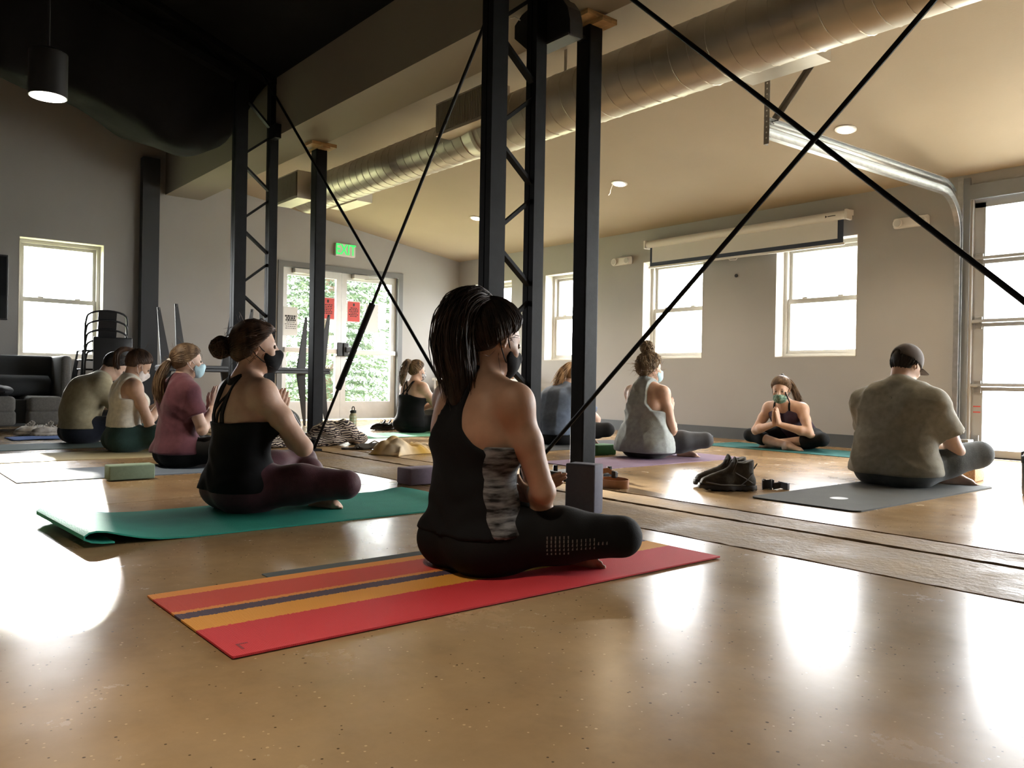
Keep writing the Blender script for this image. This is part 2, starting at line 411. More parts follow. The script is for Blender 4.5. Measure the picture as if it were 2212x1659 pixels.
# ================================================================== implicit-surface modeller
V3 = lambda *a: np.array(a, dtype=np.float64)
def nrm(v): v = np.asarray(v, float); return v/max(1e-9, np.linalg.norm(v))
class Field:
    """list of primitives: ('c',a,b,ra,rb,k,side,q) tapered capsule ; ('e',c,R,r,k) ellipsoid ; negative r-> cut"""
    def __init__(s): s.p = []
    def cap(s, a, b, ra, rb=None, k=0.02, side=None, q=1.0):
        s.p.append(('c', np.asarray(a, float), np.asarray(b, float), ra, ra if rb is None else rb, k, None if side is None else nrm(side), q)); return s
    def chain(s, pts, rs, k=0.02, side=None, q=1.0):
        for i in range(len(pts)-1): s.cap(pts[i], pts[i+1], rs[i], rs[i+1], k, side, q)
        return s
    def ell(s, c, r, k=0.02, R=None):
        s.p.append(('e', np.asarray(c, float), None if R is None else np.asarray(R, float), np.asarray(r, float), k)); return s
    def cut(s, c, r, k=0.01, R=None):
        s.p.append(('x', np.asarray(c, float), None if R is None else np.asarray(R, float), np.asarray(r, float), k)); return s
    def __add__(s, o): f = Field(); f.p = s.p + o.p; return f
    def bounds(s):
        lo = np.full(3, 1e9); hi = -lo
        for p in s.p:
            if p[0] == 'c':
                r = max(p[3], p[4])*max(1, p[7]); lo = np.minimum(lo, np.minimum(p[1], p[2])-r); hi = np.maximum(hi, np.maximum(p[1], p[2])+r)
            elif p[0] == 'e':
                r = p[3] if p[2] is None else np.full(3, p[3].max()); lo = np.minimum(lo, p[1]-r); hi = np.maximum(hi, p[1]+r)
        return lo, hi
def smin(a, b, k):
    h = np.maximum(k-np.abs(a-b), 0)/k
    return np.minimum(a, b) - h*h*k*0.25
class Grid:
    def __init__(s, lo, hi, h):
        s.lo = np.asarray(lo, float); s.h = h
        s.n = np.maximum(4, np.ceil((np.asarray(hi)-s.lo)/h).astype(int)+1)
        s.ax = [(s.lo[i]+h*np.arange(s.n[i])).astype(np.float32) for i in range(3)]
    def pts(s): return np.meshgrid(*s.ax, indexing='ij')
    def eval(s, field, d=None):
        if d is None: d = np.full(s.n, 0.5, np.float32)
        for p in field.p:
            if p[0] == 'c':
                _, a, b, ra, rb, k, side, q = p; r = max(ra, rb)*max(1, q); lo = np.minimum(a, b)-r; hi = np.maximum(a, b)+r
            else:
                _, c, R, rr, k = p; r = rr if R is None else np.full(3, rr.max()); lo, hi = c-r, c+r
            mg = k+3*s.h+0.03
            i0 = np.maximum(0, np.floor((lo-mg-s.lo)/s.h).astype(int)); i1 = np.minimum(s.n, np.ceil((hi+mg-s.lo)/s.h).astype(int)+1)
            if np.any(i1 <= i0): continue
            sl = tuple(slice(i0[i], i1[i]) for i in range(3))
            X = s.ax[0][sl[0]][:, None, None]; Y = s.ax[1][sl[1]][None, :, None]; Z = s.ax[2][sl[2]][None, None, :]
            if p[0] == 'c':
                ab = b-a; L2 = max(1e-12, float(ab@ab))
                dx, dy, dz = X-np.float32(a[0]), Y-np.float32(a[1]), Z-np.float32(a[2])
                t = np.clip((dx*np.float32(ab[0])+dy*np.float32(ab[1])+dz*np.float32(ab[2]))/np.float32(L2), 0, 1)
                ex, ey, ez = dx-t*np.float32(ab[0]), dy-t*np.float32(ab[1]), dz-t*np.float32(ab[2])
                d2 = ex*ex+ey*ey+ez*ez
                if side is not None and q != 1:
                    sd = ex*np.float32(side[0])+ey*np.float32(side[1])+ez*np.float32(side[2]); d2 = d2-sd*sd*np.float32(1-1/(q*q))
                v = np.sqrt(np.maximum(d2, 0)) - (np.float32(ra)+t*np.float32(rb-ra))
            else:
                dx, dy, dz = X-np.float32(c[0]), Y-np.float32(c[1]), Z-np.float32(c[2])
                if R is not None:
                    dx, dy, dz = [dx*np.float32(R[0][i])+dy*np.float32(R[1][i])+dz*np.float32(R[2][i]) for i in range(3)]
                ax_, ay_, az_ = dx/np.float32(rr[0]), dy/np.float32(rr[1]), dz/np.float32(rr[2])
                k0 = np.sqrt(ax_*ax_+ay_*ay_+az_*az_); bx_, by_, bz_ = ax_/np.float32(rr[0]), ay_/np.float32(rr[1]), az_/np.float32(rr[2])
                k1 = np.sqrt(bx_*bx_+by_*by_+bz_*bz_)+1e-6; v = k0*(k0-1)/k1
            if p[0] == 'x': d[sl] = -smin(-d[sl], v, k)
            else: d[sl] = smin(d[sl], v, k)
        return d
def surf_net(G, d):
    """naive surface nets -> verts (n,3), quads (m,4)"""
    n = d.shape; ins = d < 0
    c = (slice(0, -1), slice(1, None)); cnt = np.zeros(tuple(x-1 for x in n), np.uint8)
    for i in (0, 1):
        for j in (0, 1):
            for k in (0, 1): cnt += ins[c[i], c[j], c[k]]
    act = (cnt > 0) & (cnt < 8)
    idx = np.argwhere(act)
    if len(idx) == 0: return np.zeros((0, 3)), np.zeros((0, 4), int)
    vid = np.full(act.shape, -1, np.int64); vid[act] = np.arange(len(idx))
    corner = np.array([[i, j, k] for i in (0, 1) for j in (0, 1) for k in (0, 1)])
    val = np.stack([d[idx[:, 0]+a, idx[:, 1]+b, idx[:, 2]+e] for a, b, e in corner], 1)
    acc = np.zeros((len(idx), 3)); num = np.zeros(len(idx))
    for a in range(8):
        for b in range(a+1, 8):
            if np.abs(corner[a]-corner[b]).sum() != 1: continue
            va, vb = val[:, a], val[:, b]; m = (va < 0) != (vb < 0)
            t = np.where(m, va/np.where(m, va-vb, 1), 0)
            acc += np.where(m[:, None], corner[a]+t[:, None]*(corner[b]-corner[a]), 0); num += m
    P = G.lo + G.h*(idx + acc/num[:, None])
    quads = []
    for axn in range(3):
        o1, o2 = [x for x in range(3) if x != axn]
        lo_sl = [slice(None)]*3; hi_sl = [slice(None)]*3
        lo_sl[axn] = slice(0, -1); hi_sl[axn] = slice(1, None)
        ch = ins[tuple(lo_sl)] != ins[tuple(hi_sl)]
        e = np.argwhere(ch)
        m = (e[:, o1] > 0) & (e[:, o2] > 0) & (e[:, o1] < n[o1]-1) & (e[:, o2] < n[o2]-1); e = e[m]
        if len(e) == 0: continue
        def cell(da, db):
            q = e.copy(); q[:, o1] -= da; q[:, o2] -= db; return vid[q[:, 0], q[:, 1], q[:, 2]]
        q = np.stack([cell(0, 0), cell(1, 0), cell(1, 1), cell(0, 1)], 1)
        flip = ins[e[:, 0], e[:, 1], e[:, 2]]
        if axn == 1: flip = ~flip
        q[~flip] = q[~flip][:, ::-1]
        quads.append(q)
    return P, np.concatenate(quads)[:, ::-1]
def np_mesh(name, parts, m, parent=None, mats=None, midx=None):
    """parts: list of (P,Q) joined in one mesh"""
    P = np.concatenate([p for p, _ in parts]); off = 0; Q = []
    for p, q in parts: Q.append(q+off); off += len(p)
    Q = np.concatenate(Q)
    me = bpy.data.meshes.new(name)
    me.vertices.add(len(P)); me.vertices.foreach_set('co', P.astype(np.float32).ravel())
    me.loops.add(Q.size); me.loops.foreach_set('vertex_index', Q.astype(np.int32).ravel())
    me.polygons.add(len(Q)); me.polygons.foreach_set('loop_start', np.arange(0, Q.size, 4, dtype=np.int32)); me.polygons.foreach_set('loop_total', np.full(len(Q), 4, np.int32))
    me.update(calc_edges=True); me.validate()
    me.shade_smooth()
    for mm in (mats or [m]): me.materials.append(mm)
    if midx is not None: me.polygons.foreach_set('material_index', midx.astype(np.int32))
    o = bpy.data.objects.new(name, me); COL.objects.link(o)
    if parent: o.parent = parent
    return o
def blob(name, field, m, h, parent=None, fn=None, pad=0.02, off=0.0):
    lo, hi = field.bounds(); G = Grid(lo-pad-off, hi+pad+off, h); d = G.eval(field)-np.float32(off)
    if fn is not None: d = fn(d, *G.pts())
    return np_mesh(name, [surf_net(G, d)], m, parent)
def Rxyz(rx=0, ry=0, rz=0):
    return np.array((Matrix.Rotation(rz, 3, 'Z') @ Matrix.Rotation(ry, 3, 'Y') @ Matrix.Rotation(rx, 3, 'X')))

# ================================================================== FIXED STEEL, DUCT, DOORS
M_TRK = M_GALV2
# --- glazed double door in the end wall
dr = struct(MB().box(XD-.16, XD+.015, DY0-.03, DY0+.045, 0, DZ+.035).box(XD-.16, XD+.015, DY1-.045, DY1+.03, 0, DZ+.035).box(XD-.16, XD+.015, DY0+.045, DY1-.045, DZ-.04, DZ+.035).build('door_1', M_DFRAME), 'grey framed glazed double exit door')
def leaf(y0, y1, zt, latch_side):
    r = MB(); x0, x1 = XD-.10, XD-.055; z0 = 0.012
    r.box(x0, x1, y0, y0+.085, z0, zt).box(x0, x1, y1-.085, y1, z0, zt).box(x0, x1, y0+.085, y1-.085, z0, .27).box(x0, x1, y0+.085, y1-.085, zt-.10, zt)
    lf = r.build('door_leaf', M_ALU, dr)
    MB().box(x0+.018, x0+.026, y0+.08, y1-.08, .26, zt-.095).build('pane', M_GLASS, lf)
    bar = MB().rbox(x1, x1+.06, y0+.03, y1-.03, .965, 1.035, .012); bar.build('push_bar', M_WHITE, lf)
    yl = y1-.05 if latch_side > 0 else y0+.05
    MB().rbox(x1, x1+.075, yl-.045, yl+.045, .93, 1.13, .012).build('latch_case', M_BLACKP, lf)
    cl = MB().rbox(x1, x1+.07, y0+.16, y0+.42, zt-.075, zt-.005, .01); cl.obox((x1+.03, y0+.3, zt-.075), (x1+.18, y0+.55, zt-.06), .02, .012)
    cl.build('closer', M_ALU, lf)
    return lf
ym = (DY0+DY1)/2
leafA = leaf(DY0+.05, ym-.002, DZ-.045, 1); leafB = leaf(ym+.002, DY1-.05, DZ-.045, -1)
MB().rbox(XD-.05, XD+.05, ym+.03, ym+.15, .99, 1.07, .015).build('latch_case', M_BLACKP, leafB)
# notices taped to the glass
M_RED = mat('red_paper', (0.72, 0.10, 0.09), 0.6); M_PAPER = mat('white_paper', (0.82, 0.82, 0.80), 0.7); M_INK = mat('printed_ink', (0.03, 0.03, 0.03), 0.7)
M_INKW = mat('white_ink', (0.80, 0.62, 0.60), 0.7)
def poster(y, z, w, h, m, label, dark=True, rows=6, title=True, inkm=None, border=False):
    x = XD-.052
    o = MB().box(x, x+.002, y-w/2, y+w/2, z-h/2, z+h/2).build('notice', m)
    if border:
        MB().box(x+.0005, x+.0025, y-w/2-.012, y+w/2+.012, z-h/2-.012, z+h/2+.012).build('border', M_PAPER, o); 
        MB().box(x+.002, x+.0035, y-w/2, y+w/2, z-h/2, z+h/2).build('print_field', m, o)
    t = MB(); r = random.Random(int(y*100))
    if title: t.box(x+.003, x+.0042, y-.014, y+.014, z+h*.28, z+h*.42)
    for i in range(rows):
        zz = z + h*(.18 - .5*i/max(1, rows)) ; ww = w*r.uniform(.25, .42); yy = y-ww
        hh = h*.022 if title else (h*.03 if i < 3 else h*.01)
        while yy < y+ww:
            l = r.uniform(.012, .035); t.box(x+.003, x+.0042, yy, min(y+ww, yy+l), zz-hh, zz+hh); yy += l+.008
    tag(t.build('printed_lines', inkm or M_INK, o), kind='stuff') if t.v else None
    return tag(o, label, 'sign')
zs = lambda py: 0.0
poster(5.50, 1.62, .20, .30, M_RED, 'red printed notice on the door leaf behind the slim black post', border=True)
poster(5.92, 1.60, .20, .29, M_RED, 'red printed notice with white border on the clear door leaf', border=True)
poster(4.93, 1.40, .21, .40, M_PAPER, 'white page of bold printed lines on the door glass behind the tables', title=False, rows=7)
poster(6.23, 1.52, .22, .42, M_PAPER, 'blank white sheet beside the red notice on the door glass', title=False, rows=0)

def text_mesh(name, s, size, m, parent, mw, extr=0.002, bold=0.0):
    cu = bpy.data.curves.new(name, 'FONT'); cu.body = s; cu.size = size; cu.extrude = extr; cu.align_x = 'CENTER'; cu.align_y = 'CENTER'; cu.offset = bold
    t = bpy.data.objects.new(name, cu); COL.objects.link(t)
    dg = bpy.context.evaluated_depsgraph_get(); me = bpy.data.meshes.new_from_object(t.evaluated_get(dg))
    bpy.data.objects.remove(t); me.materials.clear(); me.materials.append(m)
    o = bpy.data.objects.new(name, me); COL.objects.link(o); o.matrix_world = mw
    if parent: o.parent = parent
    return o
M_EXIT = mat('exit_green_glow', (0.05, 0.8, 0.2), 0.5, emit=(0.01, 0.80, 0.09), estr=0.28)
ex = MB().rbox(XD, XD+.05, 5.56, 5.88, 2.385, 2.57, .012).build('exit_sign', M_WHITE); tag(ex, 'white exit sign with green lit letters above the double door', 'exit sign')
mw = Matrix(((0, 0, 1, XD+.052), (1, 0, 0, 5.72), (0, 1, 0, 2.477), (0, 0, 0, 1)))
text_mesh('lettering', 'EXIT', .20, M_EXIT, ex, mw @ Matrix.Diagonal((.80, 1.10, 1, 1)), .002, .0012)
MB().box(XD+.046, XD+.0505, 5.585, 5.855, 2.405, 2.55).build('face', M_WHITE, ex)

# --- sectional glass garage door
gd = struct(MB().box(GX0-.10, GX0-.02, YW-.012, YW+.03, 0, 2.5).box(GX0-.02, GX1+.02, YW-.02, YW+.02, GZ-.03, GZ+.10).build('door_2', mat('garage_jamb', (0.25, 0.27, 0.29), 0.5)), 'sectional garage door of glass panes in aluminium frames')
secs = [(0.0, .63), (.635, 1.20), (1.205, 1.76), (1.765, 2.31)]
ncol = 4; wcol = (GX1-GX0)/ncol
M_GDOOR = mat('garage_door_aluminium', (0.50, 0.52, 0.54), 0.42, metal=0.3, var=0.03)
for si, (z0, z1) in enumerate(secs):
    y0, y1 = YW+.045, YW+.09; r = MB(); rb = .075 if si == 0 else .03
    r.box(GX0, GX1, y0, y1, z0, z0+rb).box(GX0, GX1, y0, y1, z1-.035 if si < 3 else z1-.08, z1)
    for c in range(ncol+1):
        xc = GX0 + wcol*c; w = .09 if c in (0, ncol) else .045
        a = min(max(xc-w, GX0), GX1-w*2) if c in (0, ncol) else xc-w
        if c == 0: a, b = GX0, GX0+.09
        elif c == ncol: a, b = GX1-.09, GX1
        else: a, b = xc-.045, xc+.045
        r.box(a, b, y0, y1, z0+rb, z1-.035)
    so = r.build('door_section', M_GDOOR, gd)
    for c in range(ncol):
        a = GX0+wcol*c+(.09 if c == 0 else .045); b = GX0+wcol*(c+1)-(.09 if c == ncol-1 else .045)
        MB().box(a-.01, b+.01, y0+.018, y0+.024, z0+rb-.01, z1-.03).build('pane', M_GLASS, so)
    if si:
        MB().rbox(GX0+.02, GX0+.08, y0-.015, y0, z0-.06, z0+.05, .004).cyl((GX0-.03, y0-.02, z0), (GX0+.06, y0-.02, z0), .01, n=8).build('hinge', M_GALV2, so)
        MB().box(GX0, GX1, y0-.03, y0, z0+.0, z0+.022).build('strut', M_GDOOR, so)
    else:
        MB().box(GX0+.015, GX0+.075, y0-.002, y0, .40, .41).box(GX0+.015, GX0+.075, y0-.002, y0, .45, .46).build('warning_mark', M_RED, so)
        MB().box(GX0, GX1, y0-.01, y1, -.0, .012).build('bottom_seal', M_BLACKP, so)
        MB().rbox(GX0+.02, GX0+.07, y0-.02, y0, .10, .20, .004).build('bottom_bracket', M_GALV2, so)
# track : vertical rail, bend and the run into the room
trk = empty('door_track', (-3.06, 7.70, 0)); tag(trk, 'galvanised overhead track of the garage door, bent into the room', 'door track')
def trk_path(r_in, dz=0.0):
    pts = [(-3.06, 7.74, 0.10), (-3.06, 7.74, 1.0), (-3.06, 7.74, 1.95+dz)]
    cy, cz = 7.74-.36, 1.98+dz
    for i in range(1, 13):
        a = math.pi/2*i/12; pts.append((-3.06, cy+.36*math.cos(a), cz+.36*math.sin(a)))
    pts.append((-3.06, 4.70, 2.27+dz*0.6)); return pts
def channel(path, w, d, t=.006):
    """lipped channel swept in the x = const plane"""
    mb = MB(); pv = [Vector(p) for p in path]; n = len(pv); prof = [(-w/2, 0), (-w/2, d), (-w/2+t, d), (-w/2+t, t), (w/2-t, t), (w/2-t, d), (w/2, d), (w/2, 0)]
    vs = []
    for i in range(n):
        tt = (pv[min(i+1, n-1)]-pv[max(i-1, 0)]).normalized(); nn = Vector((0, -tt.z, tt.y))
        for a, b in prof: vs.append(pv[i] + nn*a + Vector((b-d/2, 0, 0)))
    k = len(prof); fs = [(i*k+j, i*k+(j+1) % k, (i+1)*k+(j+1) % k, (i+1)*k+j) for i in range(n-1) for j in range(k)]
    mb.add(vs, fs); return mb
E_T = [(Vector(p)-Vector((-3.06, 7.70, 0))) for p in trk_path(0)]
channel(E_T, .065, .045).build('rail', M_TRK, trk)
ang = [p + Vector((0, 0, .075)) for p in E_T if p.z > 2.25]
channel(ang, .045, .05).build('top_angle', M_TRK, trk)
MB().box(-.02, .025, .045, .055, .0, 2.5).build('wall_angle', M_TRK, trk)
hg = MB()
zc = ceil_z(4.72)
hg.box(-.028, -.022, -2.995, -2.955, 2.20, zc+.0).box(-.028, .012, -2.999, -2.995, 2.20, zc+.0)
hg.build('hanger', mat('punched_angle', (0.24, 0.22, 0.20), 0.5, metal=0.7), trk)
dg_ = MB(); dg_.obox((-.01, -2.93, 2.36), (.10, -2.52, ceil_z(5.18)+.01), .045, .004, (1, 0, 0)); dg_.obox((.012, -2.93, 2.36), (.122, -2.52, ceil_z(5.18)+.01), .004, .05, (1, 0, 0))
dgo = dg_.build('hanger', MATS['punched_angle'], trk)
hol = MB()
for i in range(22):
    z = 2.24 + i*.036
    hol.cyl((-.0285, -2.975, z), (-.0292, -2.975, z), .006, n=8); hol.cyl((-.008, -2.9992, z), (-.008, -2.9998, z), .006, n=8)
tag(hol.build('punched_holes', M_WHITE, trk), kind='stuff')
sb = MB().rbox(-3.036, -2.905, 7.62, 7.735, .0, .165, .006).build('track_foot_box', M_GALV2); tag(sb, 'small metal housing at the foot of the garage door track', 'housing')
MB().box(-3.02, -2.93, 7.617, 7.6205, .07, .145).build('cover', M_BLACKP, sb)

# --- spiral duct under the lean-to ceiling
duct = empty('spiral_duct', (-8.85, 4.15, 2.68)); tag(duct, 'long galvanised spiral air duct hung under the sloping ceiling', 'duct')
def ring_tube(x0, x1, r0, r1, name, m=M_GALV): return MB().tube([(x0, 0, 0), (x1, 0, 0)], [r0, r1], 40, caps=True).build(name, m, duct, smooth='auto')
def seam(x0, x1, r, pitch=0.125):
    n = int((x1-x0)/pitch*20); return MB().tube([(x0+(x1-x0)*i/n, r*math.cos(2*math.pi*(x1-x0)/pitch*i/n), r*math.sin(2*math.pi*(x1-x0)/pitch*i/n)) for i in range(n+1)], .0035, 4).build('spiral_seam', M_GALV, duct)
ring_tube(0.15, 3.36, .185, .185, 'duct_length'); ring_tube(3.36, 3.52, .185, .213, 'reducer'); ring_tube(3.52, 12.8, .213, .213, 'duct_length')
seam(.16, 3.34, .186); seam(3.54, 12.75, .214, .14)
MB().tube([(3.33, 0, 0), (3.36, 0, 0)], .191, 40).build('collar', M_GALV, duct, smooth='auto'); MB().tube([(3.52, 0, 0), (3.56, 0, 0)], .219, 40).build('collar', M_GALV, duct, smooth='auto')
el = MB().tube([(.16, 0, 0), (.08, 0, -.02), (.02, 0, -.08), (0, 0, -.10)], [.185, .18, .12, .02], 32).build('end_cap', M_GALV, duct, smooth=True)
M_GRILLE = mat('grille_dark', (0.10, 0.095, 0.09), 0.5, metal=0.5)
def register(x0, x1, side, zc_, hh):
    y0, y1 = (-.33, -.14) if side < 0 else (.14, .33)
    rg = MB().box(x0, x1, y0, y1, zc_-hh/2, zc_+hh/2).build('air_register', M_GALV, duct)
    yf = y0 if side < 0 else y1; s2 = -1 if side < 0 else 1
    MB().box(x0+.02, x1-.02, min(yf, yf+s2*.004), max(yf, yf+s2*.004), zc_-hh/2+.025, zc_+hh/2-.02).build('grille_back', M_GRILLE, rg)
    lv = MB(); n = int((x1-x0)/.022)
    for i in range(n):
        x = x0+.028+(x1-x0-.056)*i/(n-1); lv.obox((x, yf+s2*.008, zc_-hh/2+.025), (x, yf+s2*.008, zc_+hh/2-.02), .006, .014, (0, 1, 0))
    tag(lv.build('louvres', mat('register_paint', (.34, .31, .26), .5), rg), kind='stuff')
register(3.22, 3.95, -1, .085, .27); register(.02, .60, -1, .02, .30); register(.45, 1.05, 1, -.06, .20); register(5.82, 6.35, 1, -.06, .20)
for x in (.25, 4.43, 7.2, 10.0):
    MB().box(x-.015, x+.015, -.002, .002, .17, ceil_z(4.15)-2.68+.01).build('hanger_strap', M_GALV, duct)

# --- truss frames, posts, rod bracing
def truss(x, label, first=None):
    if first:
        t = copy_tree(first); t.location.x = x; t['label'] = label; return t
    t = empty('truss_frame', (x, 3.0, 0)); tag(t, label, 'truss', 'black steel truss frames')
    # local y: world y - 3.0
    MB().box(-.05, -.004, -.18, -.07, .02, 3.40).box(.004, .05, -.18, -.07, .02, 3.40).build('inner_chord', M_STEEL, t)
    MB().box(-.045, -.004, .15, .23, .02, 3.45).box(.004, .045, .15, .23, .02, 3.45).build('outer_chord', M_STEEL, t)
    near = [3.22, 2.63, 2.03, 1.43, .83, .23]; far = [2.93, 2.33, 1.73, 1.13, .53]
    seq = []
    for i in range(5): seq += [(-.09, near[i]+(-.05 if i else 0)), (.17, far[i]+.04), None, (.17, far[i]-.04), (-.09, near[i+1]+.05), None]
    k = 0; i = 0
    while i < len(seq):
        a, b = seq[i], seq[i+1]; w = .045 if (k % 2 == 0) else .03
        MB().obox((0, a[0], a[1]), (0, b[0], b[1]), .02, w, (1, 0, 0)).build('diagonal_bar', M_STEEL, t); k += 1; i += 3
    zi = lambda y: 3.36 + .31*(-.13-y); zo = lambda y: 3.43 + .36*(.2-y)
    MB().obox((0, -.13, 3.36), (0, -4.6, zi(-4.6)), .10, .07, (0, 0, 1)).build('rafter_inner_chord', M_STEEL, t)
    MB().obox((0, .2, 3.43), (0, -4.6, zo(-4.6)), .10, .06, (0, 0, 1)).build('rafter_outer_chord', M_STEEL, t)
    y = -.2; q = 0
    while y > -4.2:
        y2 = y-.42; a = (0, y, zi(y)) if q % 2 == 0 else (0, y, zo(y)); b = (0, y2, zo(y2)) if q % 2 == 0 else (0, y2, zi(y2))
        MB().obox(a, b, .02, .03, (1, 0, 0)).build('rafter_bar', M_STEEL, t); y = y2; q += 1
    MB().box(-.09, .09, -.24, .30, 0, .02).build('base_plate', M_STEEL, t)
    MB().box(.05, .17, .14, .20, 2.85, 2.98).build('bracket', M_STEEL, t)
    return t
TC = truss(-3.65, 'black steel truss frame beside the post with the wooden cap near the striped mat')
TL = truss(-7.45, 'black steel truss frame in front of the glazed double door', TC)
TR = truss(0.12, 'black steel truss frame near the garage door', TC)
def post(x, label):
    p = MB().rbox(x-.058, x+.058, 3.572, 3.688, .048, 2.835, .008, 2).build('steel_post', M_STEEL); tag(p, label, 'post', 'square posts under the beam')
    MB().rbox(x-.16, x+.16, 3.47, 3.79, 0, .05, .006, 2).build('base_plate', M_STEEL, p)
    for a in (-.12, .12):
        for b in (3.51, 3.75): MB().cyl((x+a, b, .05), (x+a, b, .085), .016, n=6).build('anchor_bolt', M_STEEL, p)
    MB().box(x-.15, x+.15, 3.59, 3.67, 2.83, 2.862).box(x-.05, x+.11, 3.50, 3.76, 2.86, 2.892).build('wood_shim', M_WOOD, p)
    return p
post(-3.65, 'square black post with bolted base plate next to the tan strap')
post(-7.36, 'slim square black post in front of the glass door')
post(0.12, 'square black post near the garage door')
def rod(a, b, r, label, sleeve=None, foot=None):
    o = MB().cyl(a, b, r, n=10).build('brace_rod', M_STEEL, smooth='auto'); tag(o, label, 'brace rod', 'diagonal rods between the trusses')
    A, B = Vector(a), Vector(b)
    if sleeve: MB().cyl(A.lerp(B, sleeve[0]), A.lerp(B, sleeve[1]), r*2.1, n=12).build('turnbuckle', M_STEEL, o, smooth='auto')
    if foot:
        MB().box(b[0]-.10, b[0]+.05, b[1]-.05, b[1]+.05, 0, .015).tube([(b[0], b[1], .10), (b[0]-.03, b[1], .06), (b[0]-.05, b[1], .012)], .022, 8).build('floor_anchor', M_STEEL, o)
    return o
rod((-3.70, 3.10, 3.27), (-6.30, 3.10, 0.005), .0115, 'black rod with a thick turnbuckle crossing in front of the double door', sleeve=(.644, .84), foot=True)
rod((-7.42, 3.06, 3.47), (-3.80, 3.06, 0.02), .0115, 'plain black rod crossing the turnbuckle rod, top at the far truss')
rod((-3.62, 3.10, 3.30), (-.02, 3.10, -.0), .0115, 'black rod falling from the near truss towards the garage door')
rod((-3.60, 3.07, .02), (.10, 3.07, 3.27), .0115, 'black rod rising from the foot of the near truss across the screen')
# black equipment hung between truss and post
spk = empty('hung_equipment', (-3.65, 3.36, 2.612)); tag(spk, 'black housing hung under the beam behind the truss, bracketed to the post', 'equipment')
cab_ = [(-.11, 0), (-.215, .09), (-.255, .125), (-.255, .205), (-.19, .25), (-.12, .268), (.03, .268), (.10, .262), (.17, .23), (.22, .165), (.242, .085), (.245, 0)]
MB().prism(cab_, -.132, -.03, lambda a, b, c: (a, c, b)).build('cabinet', M_BLACKP, spk)
MB().prism([(-.10, -.004), (.235, -.004), (.235, .012), (-.10, .012)], -.136, -.035, lambda a, b, c: (a, c, b)).build('bottom_lip', mat('housing_grey', (.05, .05, .052), .5), spk)
MB().box(-.10, .10, -.12, .0, .262, .280).build('ceiling_plate', M_STEEL, spk)
MB().box(-.03, .03, -.035, .214, .13, .15).build('post_bracket', M_STEEL, spk)
MB().tube([(-.20, -.136, .22), (-.235, -.145, .25), (-.29, -.14, .262)], .004, 6).build('cable_tie', M_WHITE, spk)
MB().tube([(.02, -.137, .235), (.03, -.15, .262), (.035, -.138, .255)], .004, 6).build('cable_tie', M_WHITE, spk)

# --- lights
def downlight(x, y, label, power=26):
    z = ceil_z(y); n = Vector((0, .15, 1)).normalized()
    t = empty('recessed_light', (x, y, z)); t.rotation_euler = (math.atan(-.15), 0, 0); tag(t, label, 'ceiling light', 'round recessed ceiling lights')
    MB().lathe([(.062, -.001), (.085, -.001), (.085, -.008), (.062, -.012)], 28).build('trim_ring', M_WHITE, t, smooth='auto')
    MB().cyl((0, 0, -.010), (0, 0, -.0145), .064, n=24).build('lens', mat('lamp_lens_warm', (1, .9, .75), emit=(1.0, .86, .66), estr=5.0), t)
    d = bpy.data.lights.new('lamp', 'SPOT'); d.energy = power; d.color = (1, .80, .56); d.spot_size = rad(140); d.spot_blend = .6; d.shadow_soft_size = .06
    l = bpy.data.objects.new('lamp', d); COL.objects.link(l); l.parent = t; l.location = (0, 0, -.03)
    return t
downlight(-3.43, 6.40, 'round recessed light beyond the crossing rods by the track')
t2 = downlight(-5.96, 6.41, 'round recessed light with a loose wire beside it')
MB().tube([(-.10, 0, -.005), (-.13, .01, -.05), (-.12, 0, -.09), (-.14, 0, -.11)], .004, 6).build('loose_wire', M_WHITE, t2)
downlight(-8.50, 6.43, 'round recessed light nearest the double door')
downlight(-.9, 6.40, 'round recessed light above the garage door'); 
pl = empty('pendant_lamp', (-5.30, .925, 2.19)); tag(pl, 'black cylinder pendant lamp hanging from the dark roof', 'pendant lamp')
MB().lathe([(.095, 0), (.1, 0), (.1, .25), (.06, .27), (.02, .27)], 32).build('shade', M_BLACKP, pl, smooth='auto')
MB().cyl((0, 0, .004), (0, 0, -.002), .093, n=32).build('lens', mat('pendant_lens', (1, .93, .8), emit=(1.0, .88, .70), estr=5.0), pl)
MB().cyl((0, 0, .26), (0, 0, roof_z(.925)-2.19+.02), .008, n=8).build('stem', M_BLACKP, pl)
def fill_pendant(x, y, label):
    q = copy_tree(pl); q.location = (x, y, 2.6); q['label'] = label; return q  # pendant copies added out of view to fill the hall side with light
d = bpy.data.lights.new('lamp', 'SPOT'); d.energy = 42; d.color = (1, .85, .65); d.spot_size = rad(80); d.shadow_soft_size = .08; d.spot_blend = .5
l = bpy.data.objects.new('lamp', d); COL.objects.link(l); l.parent = pl; l.location = (0, 0, -.01)
pl['group'] = 'black cylinder pendant lamps of the hall'
for i_, (x_, y_, lb_) in enumerate(((-1.5, .2, 'added black pendant lamp out of view, fill light above the striped mat'), (2.0, .2, 'added black pendant lamp out of view, fill light at the garage end of the hall'), (-1.5, -3.6, 'added black pendant lamp out of view, fill light in the rear of the hall'), (-5.3, -3.4, 'added black pendant lamp out of view, fill light in the rear near the end wall'))): fill_pendant(x_, y_, lb_)
